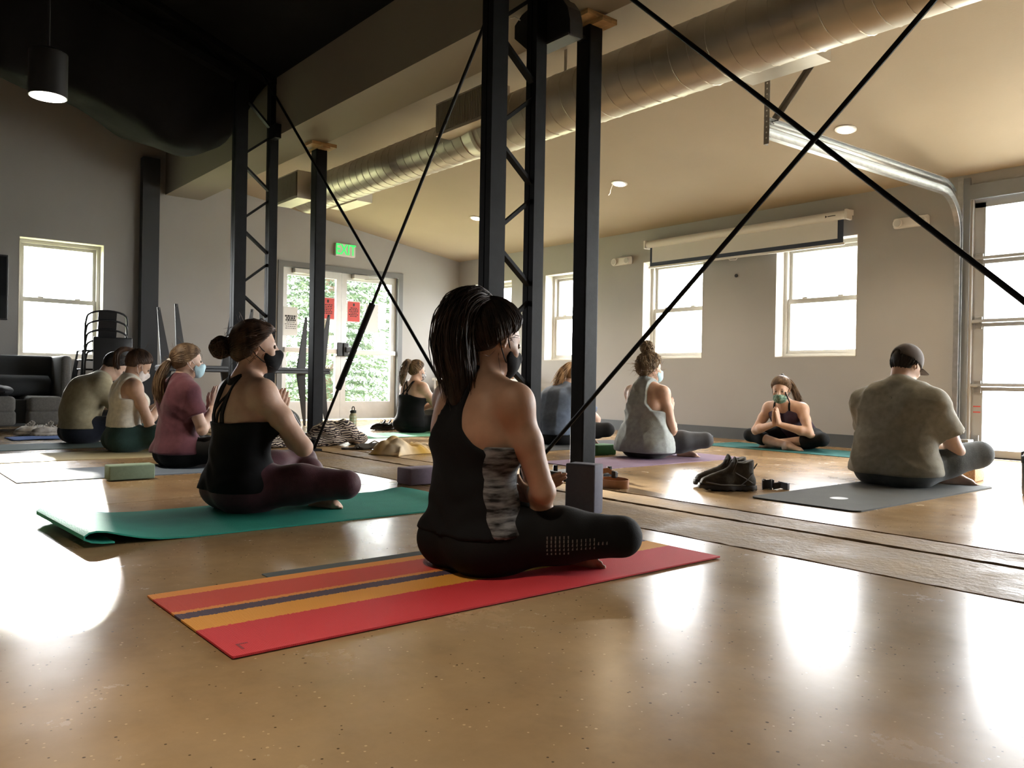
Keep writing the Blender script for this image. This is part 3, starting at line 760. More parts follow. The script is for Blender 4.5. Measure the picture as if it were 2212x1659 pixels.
def emergency(x, z, label):
    o = MB().rbox(x-.165, x+.165, YW-.05, YW, z-.05, z+.05, .022, 4).build('emergency_light', M_WHITE, smooth='auto'); tag(o, label, 'emergency light', 'emergency light units on the window wall')
    for s in (-.11, .11):
        h = MB(); h.lathe([(.02, 0), (.042, .012), (.045, .03), (.036, .034)], 20); h.v = [(x+s+a, YW-.04-c, z-.005+b) for a, b, c in h.v]
        h.build('lamp_head', M_WHITE, o, smooth='auto')
        MB().cyl((x+s, YW-.074, z-.005), (x+s, YW-.078, z-.005), .032, n=16).build('lamp_glass', mat('lamp_glass_grey', (.6, .6, .58), .2), o)
    return o
emergency(-7.155, 2.175, 'white two-lamp emergency light between the windows left of the screen')
emergency(-3.50, 2.172, 'white two-lamp emergency light beside the garage door track')
k = MB().lathe([(.014, 0), (.019, .004), (.019, .014), (.014, .018)], 16); k.v = [(-5.44+a, YW-c, 1.84+b) for a, b, c in k.v]
tag(k.build('wall_stop', M_BLACKP), 'small round black knob on the wall under the projection screen', 'knob')

# --- projection screen
ps = empty('projection_screen', (-5.39, 7.71, 2.32)); tag(ps, 'partly lowered white projection screen with navy border over the windows', 'projection screen')
hs = MB().tube([(-1.30, 0, 0), (1.30, 0, 0)], .042, 16).build('housing', M_WHITE, ps, smooth='auto')
MB().rbox(-1.315, -1.285, -.05, .055, -.05, .05, .006).build('end_cap', M_WHITE, hs); MB().rbox(1.285, 1.315, -.05, .055, -.05, .05, .006).build('end_cap', M_WHITE, hs)
MB().box(-1.31, 1.31, .03, .09, .0, .055).build('wall_rail', M_WHITE, hs)
lg = MB().prism([(1.08, -.014), (1.08, .014), (1.10, 0)], -.0435, -.0425, lambda a, b, c: (a, c, b)).box(1.105, 1.19, -.0435, -.0425, -.004, .004); lg.build('logo', M_INK, hs)
M_NAVY = mat('screen_border_navy', (0.02, 0.03, 0.06), 0.6)
MB().box(-1.25, 1.25, .005, .008, -.275, -.03).build('screen_border', M_NAVY, ps)
MB().box(-1.215, 1.19, .001, .005, -.225, -.03).build('screen_fabric', mat('screen_white', (.66, .65, .63), .8), ps)
MB().rbox(-1.265, 1.265, -.006, .018, -.295, -.270, .006).build('bottom_bar', M_WHITE, ps)
MB().tube([(-.10, .0, -.29), (-.08, 0, -.31), (.0, 0, -.315), (.02, 0, -.29)], .006, 6).build('pull_handle', M_WHITE, ps)

# --- outside : ground and a spruce behind the door
struct(MB().box(-80, 80, -80, 80, -.5, -.25).build('ground_outside', mat('outdoor_ground', (.42, .42, .36), .9, var=.2, scale=.5)))
struct(MB().box(-40, XD-.3, -20, 30, -.3, -.12).build('lawn_outside', mat('lawn', (.24, .30, .12), .9, color2=(.42, .40, .22), scale=1.2)))
M_NEEDLE = mat('spruce_needles', (.035, .065, .035), .7, color2=(.12, .165, .11), scale=3)
M_BARK = mat('bark', (.10, .07, .05), .9)
def spruce(x, y, h, r, label, seed):
    t = empty('spruce_tree', (x, y, -.12)); tag(t, label, 'tree')
    MB().tube([(0, 0, 0), (0, 0, h*.6), (0, 0, h)], [.16, .09, .02], 8).build('trunk', M_BARK, t)
    rr = random.Random(seed); vs = []; fs = []
    lv = int(h/.2)
    for i in range(lv):
        z = .25 + (h-.3)*i/lv; R = r*(1-z/h)**.8; nb = 19
        for b in range(nb):
            a = 2*math.pi*(b+rr.random())/nb; L = R*rr.uniform(.75, 1.1); da = Vector((math.cos(a), math.sin(a), 0)); sd = Vector((-da.y, da.x, 0))
            for k in range(int(5+L*7)):
                q = rr.uniform(.15, 1)*L; p = da*q + Vector((0, 0, z-.25*q*q/R*.6+.05*rr.random())) + sd*rr.uniform(-.28, .28)*(1.15-q/L)*R*.5
                for e in range(3):
                    dv = (da*rr.uniform(-.1, 1)+sd*rr.uniform(-1, 1)+Vector((0, 0, rr.uniform(-.5, .5)))).normalized(); ln = rr.uniform(.07, .16); w = dv.orthogonal().normalized()*.018
                    o = len(vs); vs += [p-w, p+w, p+dv*ln+w*.4, p+dv*ln-w*.4]; fs.append((o, o+1, o+2, o+3))
    me = MB(); me.v = [tuple(v) for v in vs]; me.f = fs
    tag(me.build('needle_foliage', M_NEEDLE, t), kind='stuff')
    return t
spruce(-15.2, 7.8, 7.5, 2.5, 'blue-green spruce tree seen through the double door glass', 3)


# ================================================================== PEOPLE
def fval(field, P):
    P = np.asarray(P, float); d = np.full(len(P), 0.5)
    for p in field.p:
        if p[0] == 'c':
            _, a, b, ra, rb, k, side, q = p; ab = b-a; t = np.clip((P-a)@ab/max(1e-12, ab@ab), 0, 1); e = P-a-t[:, None]*ab; d2 = (e*e).sum(1)
            if side is not None and q != 1: d2 = d2-(e@side)**2*(1-1/(q*q))
            v = np.sqrt(np.maximum(d2, 0))-(ra+t*(rb-ra))
        else:
            _, c, R, rr, k = p; e = P-c
            if R is not None: e = e@R
            k0 = np.linalg.norm(e/rr, axis=1); k1 = np.linalg.norm(e/rr**2, axis=1)+1e-6; v = k0*(k0-1)/k1
        d = -smin(-d, v, k) if p[0] == 'x' else smin(d, v, k)
    return d
def project(field, pts, direction, start=0.3, off=0.0):
    """slide points along -direction from outside until they meet the surface"""
    direction = nrm(direction); P = np.asarray(pts, float)+direction*start
    for _ in range(60):
        d = fval(field, P)-off; P = P-direction*np.maximum(d, 0.0)[:, None]*0.8
    return P
def strands(name, paths, r, m, parent, taper=True):
    """paths (N,K,3) -> hair tubes"""
    A = np.asarray(paths, float); N, K, _ = A.shape
    T = np.gradient(A, axis=1); T /= np.linalg.norm(T, axis=2, keepdims=True)+1e-9
    ref = np.zeros_like(T); ref[..., 0] = .3; ref[..., 1] = .2; ref[..., 2] = .93
    a = np.cross(T, ref); a /= np.linalg.norm(a, axis=2, keepdims=True)+1e-9; b = np.cross(T, a)
    w = np.interp(np.linspace(0, 1, K), [0, .15, .75, 1], [.55, 1, .9, .15] if taper else [1, 1, 1, 1])[None, :, None]*r
    if np.ndim(r): pass
    rings = np.stack([A+(a*math.cos(2*math.pi*j/3)+b*math.sin(2*math.pi*j/3))*w for j in range(3)], 2)
    P = rings.reshape(-1, 3); base = (np.arange(N)*K*3)[:, None, None]+(np.arange(K-1)*3)[None, :, None]+np.arange(3)[None, None, :]
    nxt = (np.arange(N)*K*3)[:, None, None]+(np.arange(K-1)*3)[None, :, None]+((np.arange(3)+1) % 3)[None, None, :]
    Q = np.stack([base, nxt, nxt+3, base+3], -1).reshape(-1, 4)
    return np_mesh(name, [(P, Q)], m, parent)
def catmull(pts, n):
    P = np.asarray(pts, float); P = np.vstack([2*P[0]-P[1], P, 2*P[-1]-P[-2]]); k = len(P)-3; out = []
    for t in np.linspace(0, k-1e-6, n):
        i = int(t); u = t-i; p0, p1, p2, p3 = P[i:i+4]
        out.append(.5*((2*p1)+(-p0+p2)*u+(2*p0-5*p1+4*p2-p3)*u*u+(-p0+3*p1-3*p2+p3)*u**3))
    return np.array(out)
def skin_mat(name, c):
    m = mat(name, c, .5, spec=.35, var=.08, scale=18, bump=.04, bscale=160)
    b = m.node_tree.nodes['Principled BSDF']; b.inputs['Subsurface Weight'].default_value = .08; b.inputs['Subsurface Radius'].default_value = (.02, .008, .004); b.inputs['Subsurface Scale'].default_value = .3
    return m
def hair_mat(name, c1, c2): return mat(name, c1, .5, spec=.3, color2=c2, scale=28, stretch=(1, 1, .25), detail=3)
def cloth(name, c, rough=.8, var=.1, scale=30, bump=.12, bscale=220, color2=None, stretch=None, sheen=.1): return mat(name, c, rough, spec=.25, var=var, scale=scale, bump=bump, bscale=bscale, color2=color2, stretch=stretch, sheen=sheen)

CRC = V3(0, -.012, .026); CRR = V3(.075, .094, .090)
def hand_field(F, Wr, d, n, t, curl=0.12, s=1.0, spread=0.0):
    Wr, d, n, t = np.asarray(Wr, float), nrm(d), nrm(n), nrm(t)
    L = [.072, .080, .074, .058]; off = [.027, .009, -.009, -.026]; kn = [.086, .090, .086, .078]
    for i in range(4):
        b = Wr+(d*.012+t*off[i]*.6)*s; k = Wr+(d*kn[i]+t*off[i])*s
        F.cap(b, k, .0145*s, .0115*s, .014)
        dd = nrm(d+t*(off[i]*spread*10)); p = k; rr = [.0098, .0088, .0080, .0068]
        for j, fr in enumerate((.46, .30, .24)):
            dd = nrm(dd+n*math.tan(curl)*(1.0 if j else .6)); q = p+dd*L[i]*fr*s; F.cap(p, q, rr[j]*s, rr[j+1]*s, .004); p = q
    a = Wr+(d*.015+t*.018)*s; b = Wr+(d*.042+t*.040+n*.008)*s; c = b+(d*.030+t*.010+n*.002)*s; e = c+(d*.026+t*.001)*s
    F.cap(a, b, .016*s, .0125*s, .012); F.cap(b, c, .0115*s, .0100*s, .005); F.cap(c, e, .0100*s, .0080*s, .004)
def foot_field(F, A, f, u, s=1.0, big=1):
    """ankle A, toe direction f, dorsal direction u ; big=+1 big toe on the u x f side"""
    A, f = np.asarray(A, float), nrm(f); u = nrm(np.asarray(u, float)-f*np.dot(u, f)); w = np.cross(u, f)*big
    heel = A-f*.035*s-u*.045*s
    F.cap(heel, A+u*.01*s, .031*s, .033*s, .02); F.cap(heel, A+f*.09*s-u*.045*s, .028*s, .026*s, .02, w, 1.15)
    F.cap(A+f*.01*s, A+f*.10*s-u*.040*s, .033*s, .020*s, .02, w, 1.3)
    F.cap(A+f*.105*s-u*.047*s+w*.022*s, A+f*.10*s-u*.05*s-w*.026*s, .021*s, .018*s, .016)
    to = [.026, .008, -.007, -.020, -.032]; ln = [.042, .038, .033, .027, .021]; r = [.0125, .0088, .0084, .0080, .0078]
    for i in range(5):
        b = A+(f*(.118-.006*i)-u*.048+w*to[i]*1.05)*s; F.cap(b, b+(f*ln[i]-u*.004)*s, r[i]*1.05*s, r[i]*s, .005)

def person(label, base, psi, s, skin, P, h=.010, hair=None, garments=(), mask=None, fine=.0045, z0=.006):
    """P: pose dictionary. Returns the body object (one continuous mesh) with clothing and hair as children"""
    g = lambda k, dflt: P.get(k, dflt)
    w = g('w', 1.0); fat = g('fat', 1.0); male = g('male', False)
    lum = V3(*g('lumbar', (0, -.03, .26))); che = V3(*g('chest', (0, -.015, .43))); nek = V3(*g('neck', (0, .0, .585)))
    hy, hp, hr = g('head', (0, 0, 0)); hc = V3(*g('headc', tuple(nek+V3(0, .035, .155))))
    Rh = np.array(Matrix.Rotation(rad(hy), 3, 'Z') @ Matrix.Rotation(rad(-hp), 3, 'X') @ Matrix.Rotation(rad(hr), 3, 'Y'))
    H = lambda *v: hc+Rh@np.array(v, float)
    ud = nrm(nek-che)
    shw = g('shw', .165)*w
    shL = nek+V3(-shw, .0, 0)-ud*g('shd', .05)+V3(*g('sho', (0, 0, 0))); shR = nek+V3(shw, .0, 0)-ud*g('shd', .05)+V3(*g('sho', (0, 0, 0)))
    eL, eR = V3(*g('eL', (-.24, .08, .27))), V3(*g('eR', (.24, .08, .27)))
    wL, wR = V3(*g('wL', (-.028, .26, .30))), V3(*g('wR', (.028, .26, .30)))
    kL, kR = V3(*g('kL', (-.33, .30, .125))), V3(*g('kR', (.33, .30, .125)))
    aL, aR = V3(*g('aL', (.10, .32, .055))), V3(*g('aR', (-.10, .40, .055)))
    X = (1, 0, 0)
    # ---- torso
    T = Field()
    T.ell((0, -.015, .115), (.175*fat*w, .135*fat, .115), .05)
    for sx in (-1, 1): T.ell((sx*.085*fat, -.045, .095), (.105*fat, .115*fat, .093), .05)
    T.cap((0, -.02, .16), lum, .105*fat, .092*fat, .06, X, 1.38*w)
    T.cap(lum, che, .092*fat, .104*fat**.5, .06, X, 1.38*w)
    T.cap(che, nek-ud*.075, .104*fat**.5, .072, .06, X, 1.55*w)
    for sh in (shL, shR): T.cap(nek+ud*.005+V3(0, -.012, 0), nek*.45+sh*.55+V3(0, -.008, -.004), .047, .047, .06); T.cap(nek*.45+sh*.55+V3(0, -.008, -.004), sh+V3(0, 0, -.002), .047, .046, .06)
    if not male:
        for sx in (-1, 1): T.ell(che+V3(sx*.072*w, .085*fat**.5, -.02), (.062, .058, .062), .04)
    bl = che-nrm(np.cross(X, ud))*0
    for sx in ((-1, 1) if not g('hump', None) else ()): T.ell(che+V3(sx*.085*w, -.055, .045), (.062, .042, .085), .05)     # shoulder blades
    # ---- head and neck
    Hd = Field()
    if g('hump', None): T.ell(g('hump', None)[:3], g('hump', None)[3:], .09)
    Hd.cap(nek-ud*.03, H(0, -.022, -.055), .056*(1.12 if male else 1), .050*(1.12 if male else 1), .035)
    Hd.ell(H(*CRC), CRR, .02, Rh); Hd.ell(H(0, .030, -.036), (.056, .060, .076), .03, Rh)
    Hd.cap(H(-.030, .035, -.083), H(.030, .035, -.083), .026, .026, .03); Hd.cap(H(0, .058, -.088), H(0, .062, -.092), .020, .018, .025)
    Hd.cap(H(-.028, .066, .020), H(.028, .066, .020), .013, .013, .02)
    for sx in (-1, 1):
        Hd.cut(H(sx*.031, .094, .000), (.017, .012, .012), .012, Rh); Hd.ell(H(sx*.042, .062, -.030), (.018, .018, .018), .02, Rh)
    Hd.cap(H(0, .088, .004), H(0, .104, -.030), .0075, .0115, .012); Hd.cap(H(-.010, .094, -.034), H(.010, .094, -.034), .0085, .0085, .008)
    for sx in (-1, 1):
        Re = Rh@Rxyz(0, 0, rad(-sx*22)); Hd.ell(H(sx*.079, -.008, -.006), (.007, .019, .031), .008, Re); Hd.cut(H(sx*.087, -.004, -.004), (.005, .010, .018), .006, Re)
    # ---- arms, legs
    ar = g('arm', 1.0); Ar = Field(); armf = {}
    for sx, sh, e, wr in ((-1, shL, eL, wL), (1, shR, eR, wR)):
        F = Field(); F.ell(sh+V3(sx*.006, 0, -.008), (.054*ar, .054*ar, .058*ar), .04)
        F.cap(sh, sh+(e-sh)*.45, .048*ar, .046*ar, .03); F.cap(sh+(e-sh)*.45, e, .046*ar, .036*ar, .02)
        m1 = e+(wr-e)*.28; F.cap(e, m1, .036*ar, .041*ar, .02); F.cap(m1, wr, .041*ar, .0255*ar, .02)
        armf[sx] = F; Ar = Ar+F
    lg = g('leg', 1.0); Lg = Field(); Sh = {}
    for sx, kk, aa in ((-1, kL, aL), (1, kR, aR)):
        hip = V3(sx*.092*w, .015, .108); mid = hip+(kk-hip)*.5+V3(0, 0, .01)
        F = Field(); F.cap(hip, mid, .096*lg*fat**.5, .080*lg, .05); F.cap(mid, kk, .080*lg, .058*lg, .04)
        m1 = kk+(aa-kk)*.33; F2 = Field(); F2.cap(kk, m1, .055*lg, .054*lg, .03); F2.cap(m1, aa, .052*lg, .033*lg, .03)
        Sh[sx] = F2; Lg = Lg+F; Sh[(sx, 't')] = F
    Lb = Field()
    for q_ in (Lg+Sh[-1]+Sh[1]).p: Lb.p.append(q_[:3]+(q_[3]*.93, q_[4]*.93)+q_[5:])
    body = T+Hd+Ar+Lb
    lo, hi = body.bounds(); lo[2] = max(lo[2], -.02); G = Grid(lo-.03, hi+.03, h)
    def floorclip(d, GG):
        z = GG.ax[2][None, None, :]
        return -smin(-d, (z-np.float32(z0)), .02) if False else np.maximum(d, np.float32(z0)-z)
    parts = [surf_net(G, floorclip(G.eval(body), G))]
    # ---- hands and feet on a finer grid
    for sx, wr, e in ((-1, wL, eL), (1, wR, eR)):
        hd = g('hL' if sx < 0 else 'hR', None)
        if hd is None: d_, n_, t_ = (0, .35, .94), (-sx, 0, 0), (0, -.94, .35)
        else: d_, n_, t_ = hd[:3]
        F = Field(); F.cap(wr+(e-wr)*.12, wr, .0262*ar, .0250*ar, .012, nrm(t_), 1.12); hand_field(F, wr, d_, n_, t_, g('curl', .06), g('hs', .95))
        lo, hi = F.bounds(); GG = Grid(lo-.012, hi+.012, fine); parts.append(surf_net(GG, GG.eval(F)))
    for sx, aa in ((-1, aL), (1, aR)):
        fd = g('fL' if sx < 0 else 'fR', None)
        if fd is None: f_, u_ = (-sx*.8, .25, -.05), (0, .9, .45)
        else: f_, u_ = fd
        F = Field(); F.cap(aa+(( kL if sx < 0 else kR)-aa)*.10, aa, .034*lg, .033*lg, .01); foot_field(F, aa, f_, u_, g('fs', .92), -sx)
        lo, hi = F.bounds(); lo[2] = max(lo[2], -.01); GG = Grid(lo-.012, hi+.012, max(fine, .0045)); parts.append(surf_net(GG, floorclip(GG.eval(F), GG)))
    ob = np_mesh('person', parts, skin)
    ob.location = (base[0], base[1], 0); ob.rotation_euler = (0, 0, rad(psi)); ob.scale = (s, s, s)
    tag(ob, label, 'person')
    ctx = dict(T=T, Hd=Hd, arm=armf, Lg=Lg, Sh=Sh, G=G, H=H, Rh=Rh, hc=hc, nek=nek, che=che, lum=lum, shL=shL, shR=shR, eL=eL, eR=eR, kL=kL, kR=kR, aL=aL, aR=aR, ob=ob, ar=ar, floor=floorclip, body=body, h=h, ud=ud)
    # ---- eyes and brows
    for sx in (-1, 1):
        e = MB(); n = 10
        c = H(sx*.031, .0795, .000)
        bm = bmesh.new(); bmesh.ops.create_uvsphere(bm, u_segments=12, v_segments=8, radius=.0098)
        e.add([tuple(np.array(v.co[:])+c) for v in bm.verts], [tuple(v.index for v in f.verts) for f in bm.faces]); bm.free()
        e.build('eye', M_EYE, ob, smooth=True)
        br = MB().tube([tuple(H(sx*x, y, z)) for x, y, z in ((.014, .0815, .0195), (.028, .0815, .0235), (.044, .070, .021))], [.003, .0035, .002], 6); br.build('eyebrow', M_BROW, ob)
    if hair: hair(ctx)
    for gm in garments: gm(ctx)
    if mask: mask(ctx)
    return ctx
M_EYE = mat('eye_dark', (.09, .065, .05), .25); M_BROW = mat('eyebrow_brown', (.05, .03, .02), .7)

# ---- clothing
def folds(amp, seed=0, scale=1.0, dirs=3):
    r = random.Random(seed); ks = []
    for _ in range(dirs): ks.append((r.uniform(-1, 1)*22*scale, r.uniform(-.6, .6)*18*scale, r.uniform(-.8, .8)*16*scale, r.uniform(0, 6), r.uniform(2, 5), r.uniform(2, 5)))
    def fn(X, Y, Z):
        v = 0
        for a, b, c, ph, u, q in ks:
            t = np.sin(a*X+b*Y+c*Z+ph+1.3*np.sin(u*Z*3+q)+.8*np.sin(q*3*X+u)); v = v + (1-np.abs(t))**2
        return -(v/len(ks))*amp*.8
    return fn
def top(name, m, off, clip, fold=None, sleeves=0.0, soff=None, neckr=.062, fat=None, sl_flare=0.0, extra=None, flare=0.0):
    """torso garment; clip(X,Y,Z)->field that must be negative; sleeves = fraction of upper arm"""
    def go(c):
        T = c['T']+(Field().ell((-.092, .0, .108), (.108, .115, .10), .05).ell((.092, .0, .108), (.108, .115, .10), .05) if extra else Field()); lo, hi = (T+c['arm'][-1]+c['arm'][1]).bounds(); G = Grid(lo-.11, hi+.06, c['h']); X, Y, Z = G.pts()
        d = G.eval(T)-np.float32(off)-np.float32(flare)*np.clip(.42-Z, 0, .4)*(Y < .06)
        if sleeves:
            for sx, sh, e in ((-1, c['shL'], c['eL']), (1, c['shR'], c['eR'])):
                F = Field(); E = sh+(e-sh)*sleeves; F.ell(sh+V3(0, 0, -.012), (.050*c['ar'], .050*c['ar'], .052*c['ar']), .04); F.cap(sh+V3(0, 0, -.01), E+(e-sh)*.25, .047*c['ar'], .047*c['ar']+sl_flare, .03)
                ds = G.eval(F)-np.float32(soff or off); n = nrm(e-sh)
                pl = (X-E[0])*n[0]+(Y-E[1])*n[1]+(Z-E[2])*n[2]
                d = smin(d, np.maximum(ds, pl), .045)
        if fold: d = d+fold(X, Y, Z).astype(np.float32)
        if neckr:
            nk = c['nek']; u = c['ud']; q = nk+u*.012
            dn = neckr-np.sqrt((X-q[0])**2+(Y-q[1]-.01)**2+(Z-q[2])**2)
            d = np.maximum(d, dn)
        d = np.maximum(d, clip(X, Y, Z)); d = c['floor'](d, G)
        return np_mesh(name, [surf_net(G, d.astype(np.float32))], m, c['ob'])
    return go
def pants(name, m, off=.005, shin=1.0, waist=.235, fold=None, widen=0.0):
    def go(c):
        P = Field(); P.p += c['T'].p[:4]; P = P+c['Lg']
        if shin >= .95: P = P+c['Sh'][-1]+c['Sh'][1]
        lo, hi = (P+c['Sh'][-1]+c['Sh'][1]).bounds(); lo[2] = max(lo[2], -.02); hi[2] = min(hi[2], max(waist+.04, c['kL'][2]+.09, c['kR'][2]+.09)); G = Grid(lo-.03-widen, hi+.03+widen, c['h']); X, Y, Z = G.pts()
        d = G.eval(P)-np.float32(off+widen*.5)
        if shin < .95:
            for sx, k, a in ((-1, c['kL'], c['aL']), (1, c['kR'], c['aR'])):
                if shin > 0: ds = G.eval(c['Sh'][sx])-np.float32(off+widen); E = k+(a-k)*shin; n = nrm(a-k)
                else: continue
                d = smin(d, np.maximum(ds, (X-E[0])*n[0]+(Y-E[1])*n[1]+(Z-E[2])*n[2]), .02)
        if shin == 0:      # shorts: legs end above the knee
            for sx, k in ((-1, c['kL']), (1, c['kR'])):
                hip = V3(sx*.092, .015, .108); E = hip+(k-hip)*.62; n = nrm(k-hip)
                d = np.where(X*sx > 0.02, np.maximum(d, (X-E[0])*n[0]+(Y-E[1])*n[1]+(Z-E[2])*n[2]), d)
        if fold: d = d+fold(X, Y, Z).astype(np.float32)
        d = np.where((np.abs(X) < .24) & (Y < .17), np.maximum(d, Z-np.float32(waist)), d); d = c['floor'](d, G)
        return np_mesh(name, [surf_net(G, d.astype(np.float32))], m, c['ob'])
    return go
def strap(name, m, pts, width, direction=(0, -1, 0), off=.004, thick=.006):
    """flat band laid on the skin through pts (local), slid along direction onto the body"""
    def go(c):
        path = catmull(pts, 18); dr = np.asarray(direction, float); pr = project(c['T']+c['Hd'], path, dr, .12, off*.4)
        mb = MB(); n = len(pr); tn = np.gradient(pr, axis=0); tn /= np.linalg.norm(tn, axis=1, keepdims=True)+1e-9
        eps = 1e-3; nr = np.stack([fval(c['T']+c['Hd'], pr+np.eye(3)[i]*eps)-fval(c['T']+c['Hd'], pr-np.eye(3)[i]*eps) for i in range(3)], 1); nr /= np.linalg.norm(nr, axis=1, keepdims=True)+1e-9
        sd = np.cross(tn, nr); vs = []; fs = []
        for i in range(n):
            for a, b in ((-1, -1), (-1, 1), (1, 1), (1, -1)): vs.append(pr[i]+sd[i]*a*width/2+nr[i]*(b*thick/2+.001))
        for i in range(n-1):
            for j in range(4): fs.append((i*4+j, i*4+(j+1) % 4, i*4+4+(j+1) % 4, i*4+4+j))
        fs += [(0, 1, 2, 3), tuple((n-1)*4+j for j in (3, 2, 1, 0))]
        return mb.add(vs, fs).build(name, m, c['ob'], smooth='auto')
    return go
def face_mask(m, boxy=0.0, loop=None, z_top=-.012):
    def go(c):
        H, Rh = c['H'], c['Rh']; F = Field()
        F.ell(H(0, .032, -.040), (.058, .062, .074), .03, Rh); F.cap(H(0, .085, -.010), H(0, .108, -.034), .010, .013, .03); F.cap(H(-.028, .060, -.078), H(.028, .060, -.078), .026, .026, .03); F.cap(H(0, .075, -.085), H(0, .086, -.065), .020, .022, .03)
        if boxy: F.cap(H(-.03, .082, -.03), H(.03, .082, -.03), .014, .014, .03); F.cap(H(-.025, .078, -.075), H(.025, .078, -.075), .016, .016, .03)
        lo, hi = F.bounds(); G = Grid(lo-.02, hi+.02, min(.0045, c['h']*.6)); X, Y, Z = G.pts(); d = G.eval(F)-np.float32(.005)
        p = np.stack([X-c['hc'][0], Y-c['hc'][1], Z-c['hc'][2]], -1)@Rh
        x, y, z = p[..., 0], p[..., 1], p[..., 2]
        d = np.maximum(d, z-(z_top-np.abs(x)*.22)); d = np.maximum(d, .028-y+np.abs(z+.05)*.30-boxy*.0); d = np.maximum(d, -z-.118)
        mk = np_mesh('face_mask', [surf_net(G, d.astype(np.float32))], m, c['ob'])
        if boxy:
            pl = MB()
            for zz in (-.035, -.055, -.073):
                pl.tube([tuple(H(x_, yy, zz)) for x_, yy in ((-.050, .052), (-.034, .090), (0, .114 if zz > -.05 else .106), (.034, .090), (.050, .052))], .0022, 5)
            pl.build('pleat', loop or m, mk)
        for sx in (-1, 1):
            MB().tube([tuple(H(*q)) for q in ((sx*.056, .040, -.026), (sx*.070, .022, -.012), (sx*.080, -.004, .020), (sx*.083, -.022, .008))], .0022, 5).build('ear_loop', loop or m, mk)
            MB().tube([tuple(H(*q)) for q in ((sx*.055, .040, -.075), (sx*.067, .018, -.060), (sx*.079, -.008, -.036), (sx*.083, -.024, -.012))], .0022, 5).build('ear_loop', loop or m, mk)
    return go

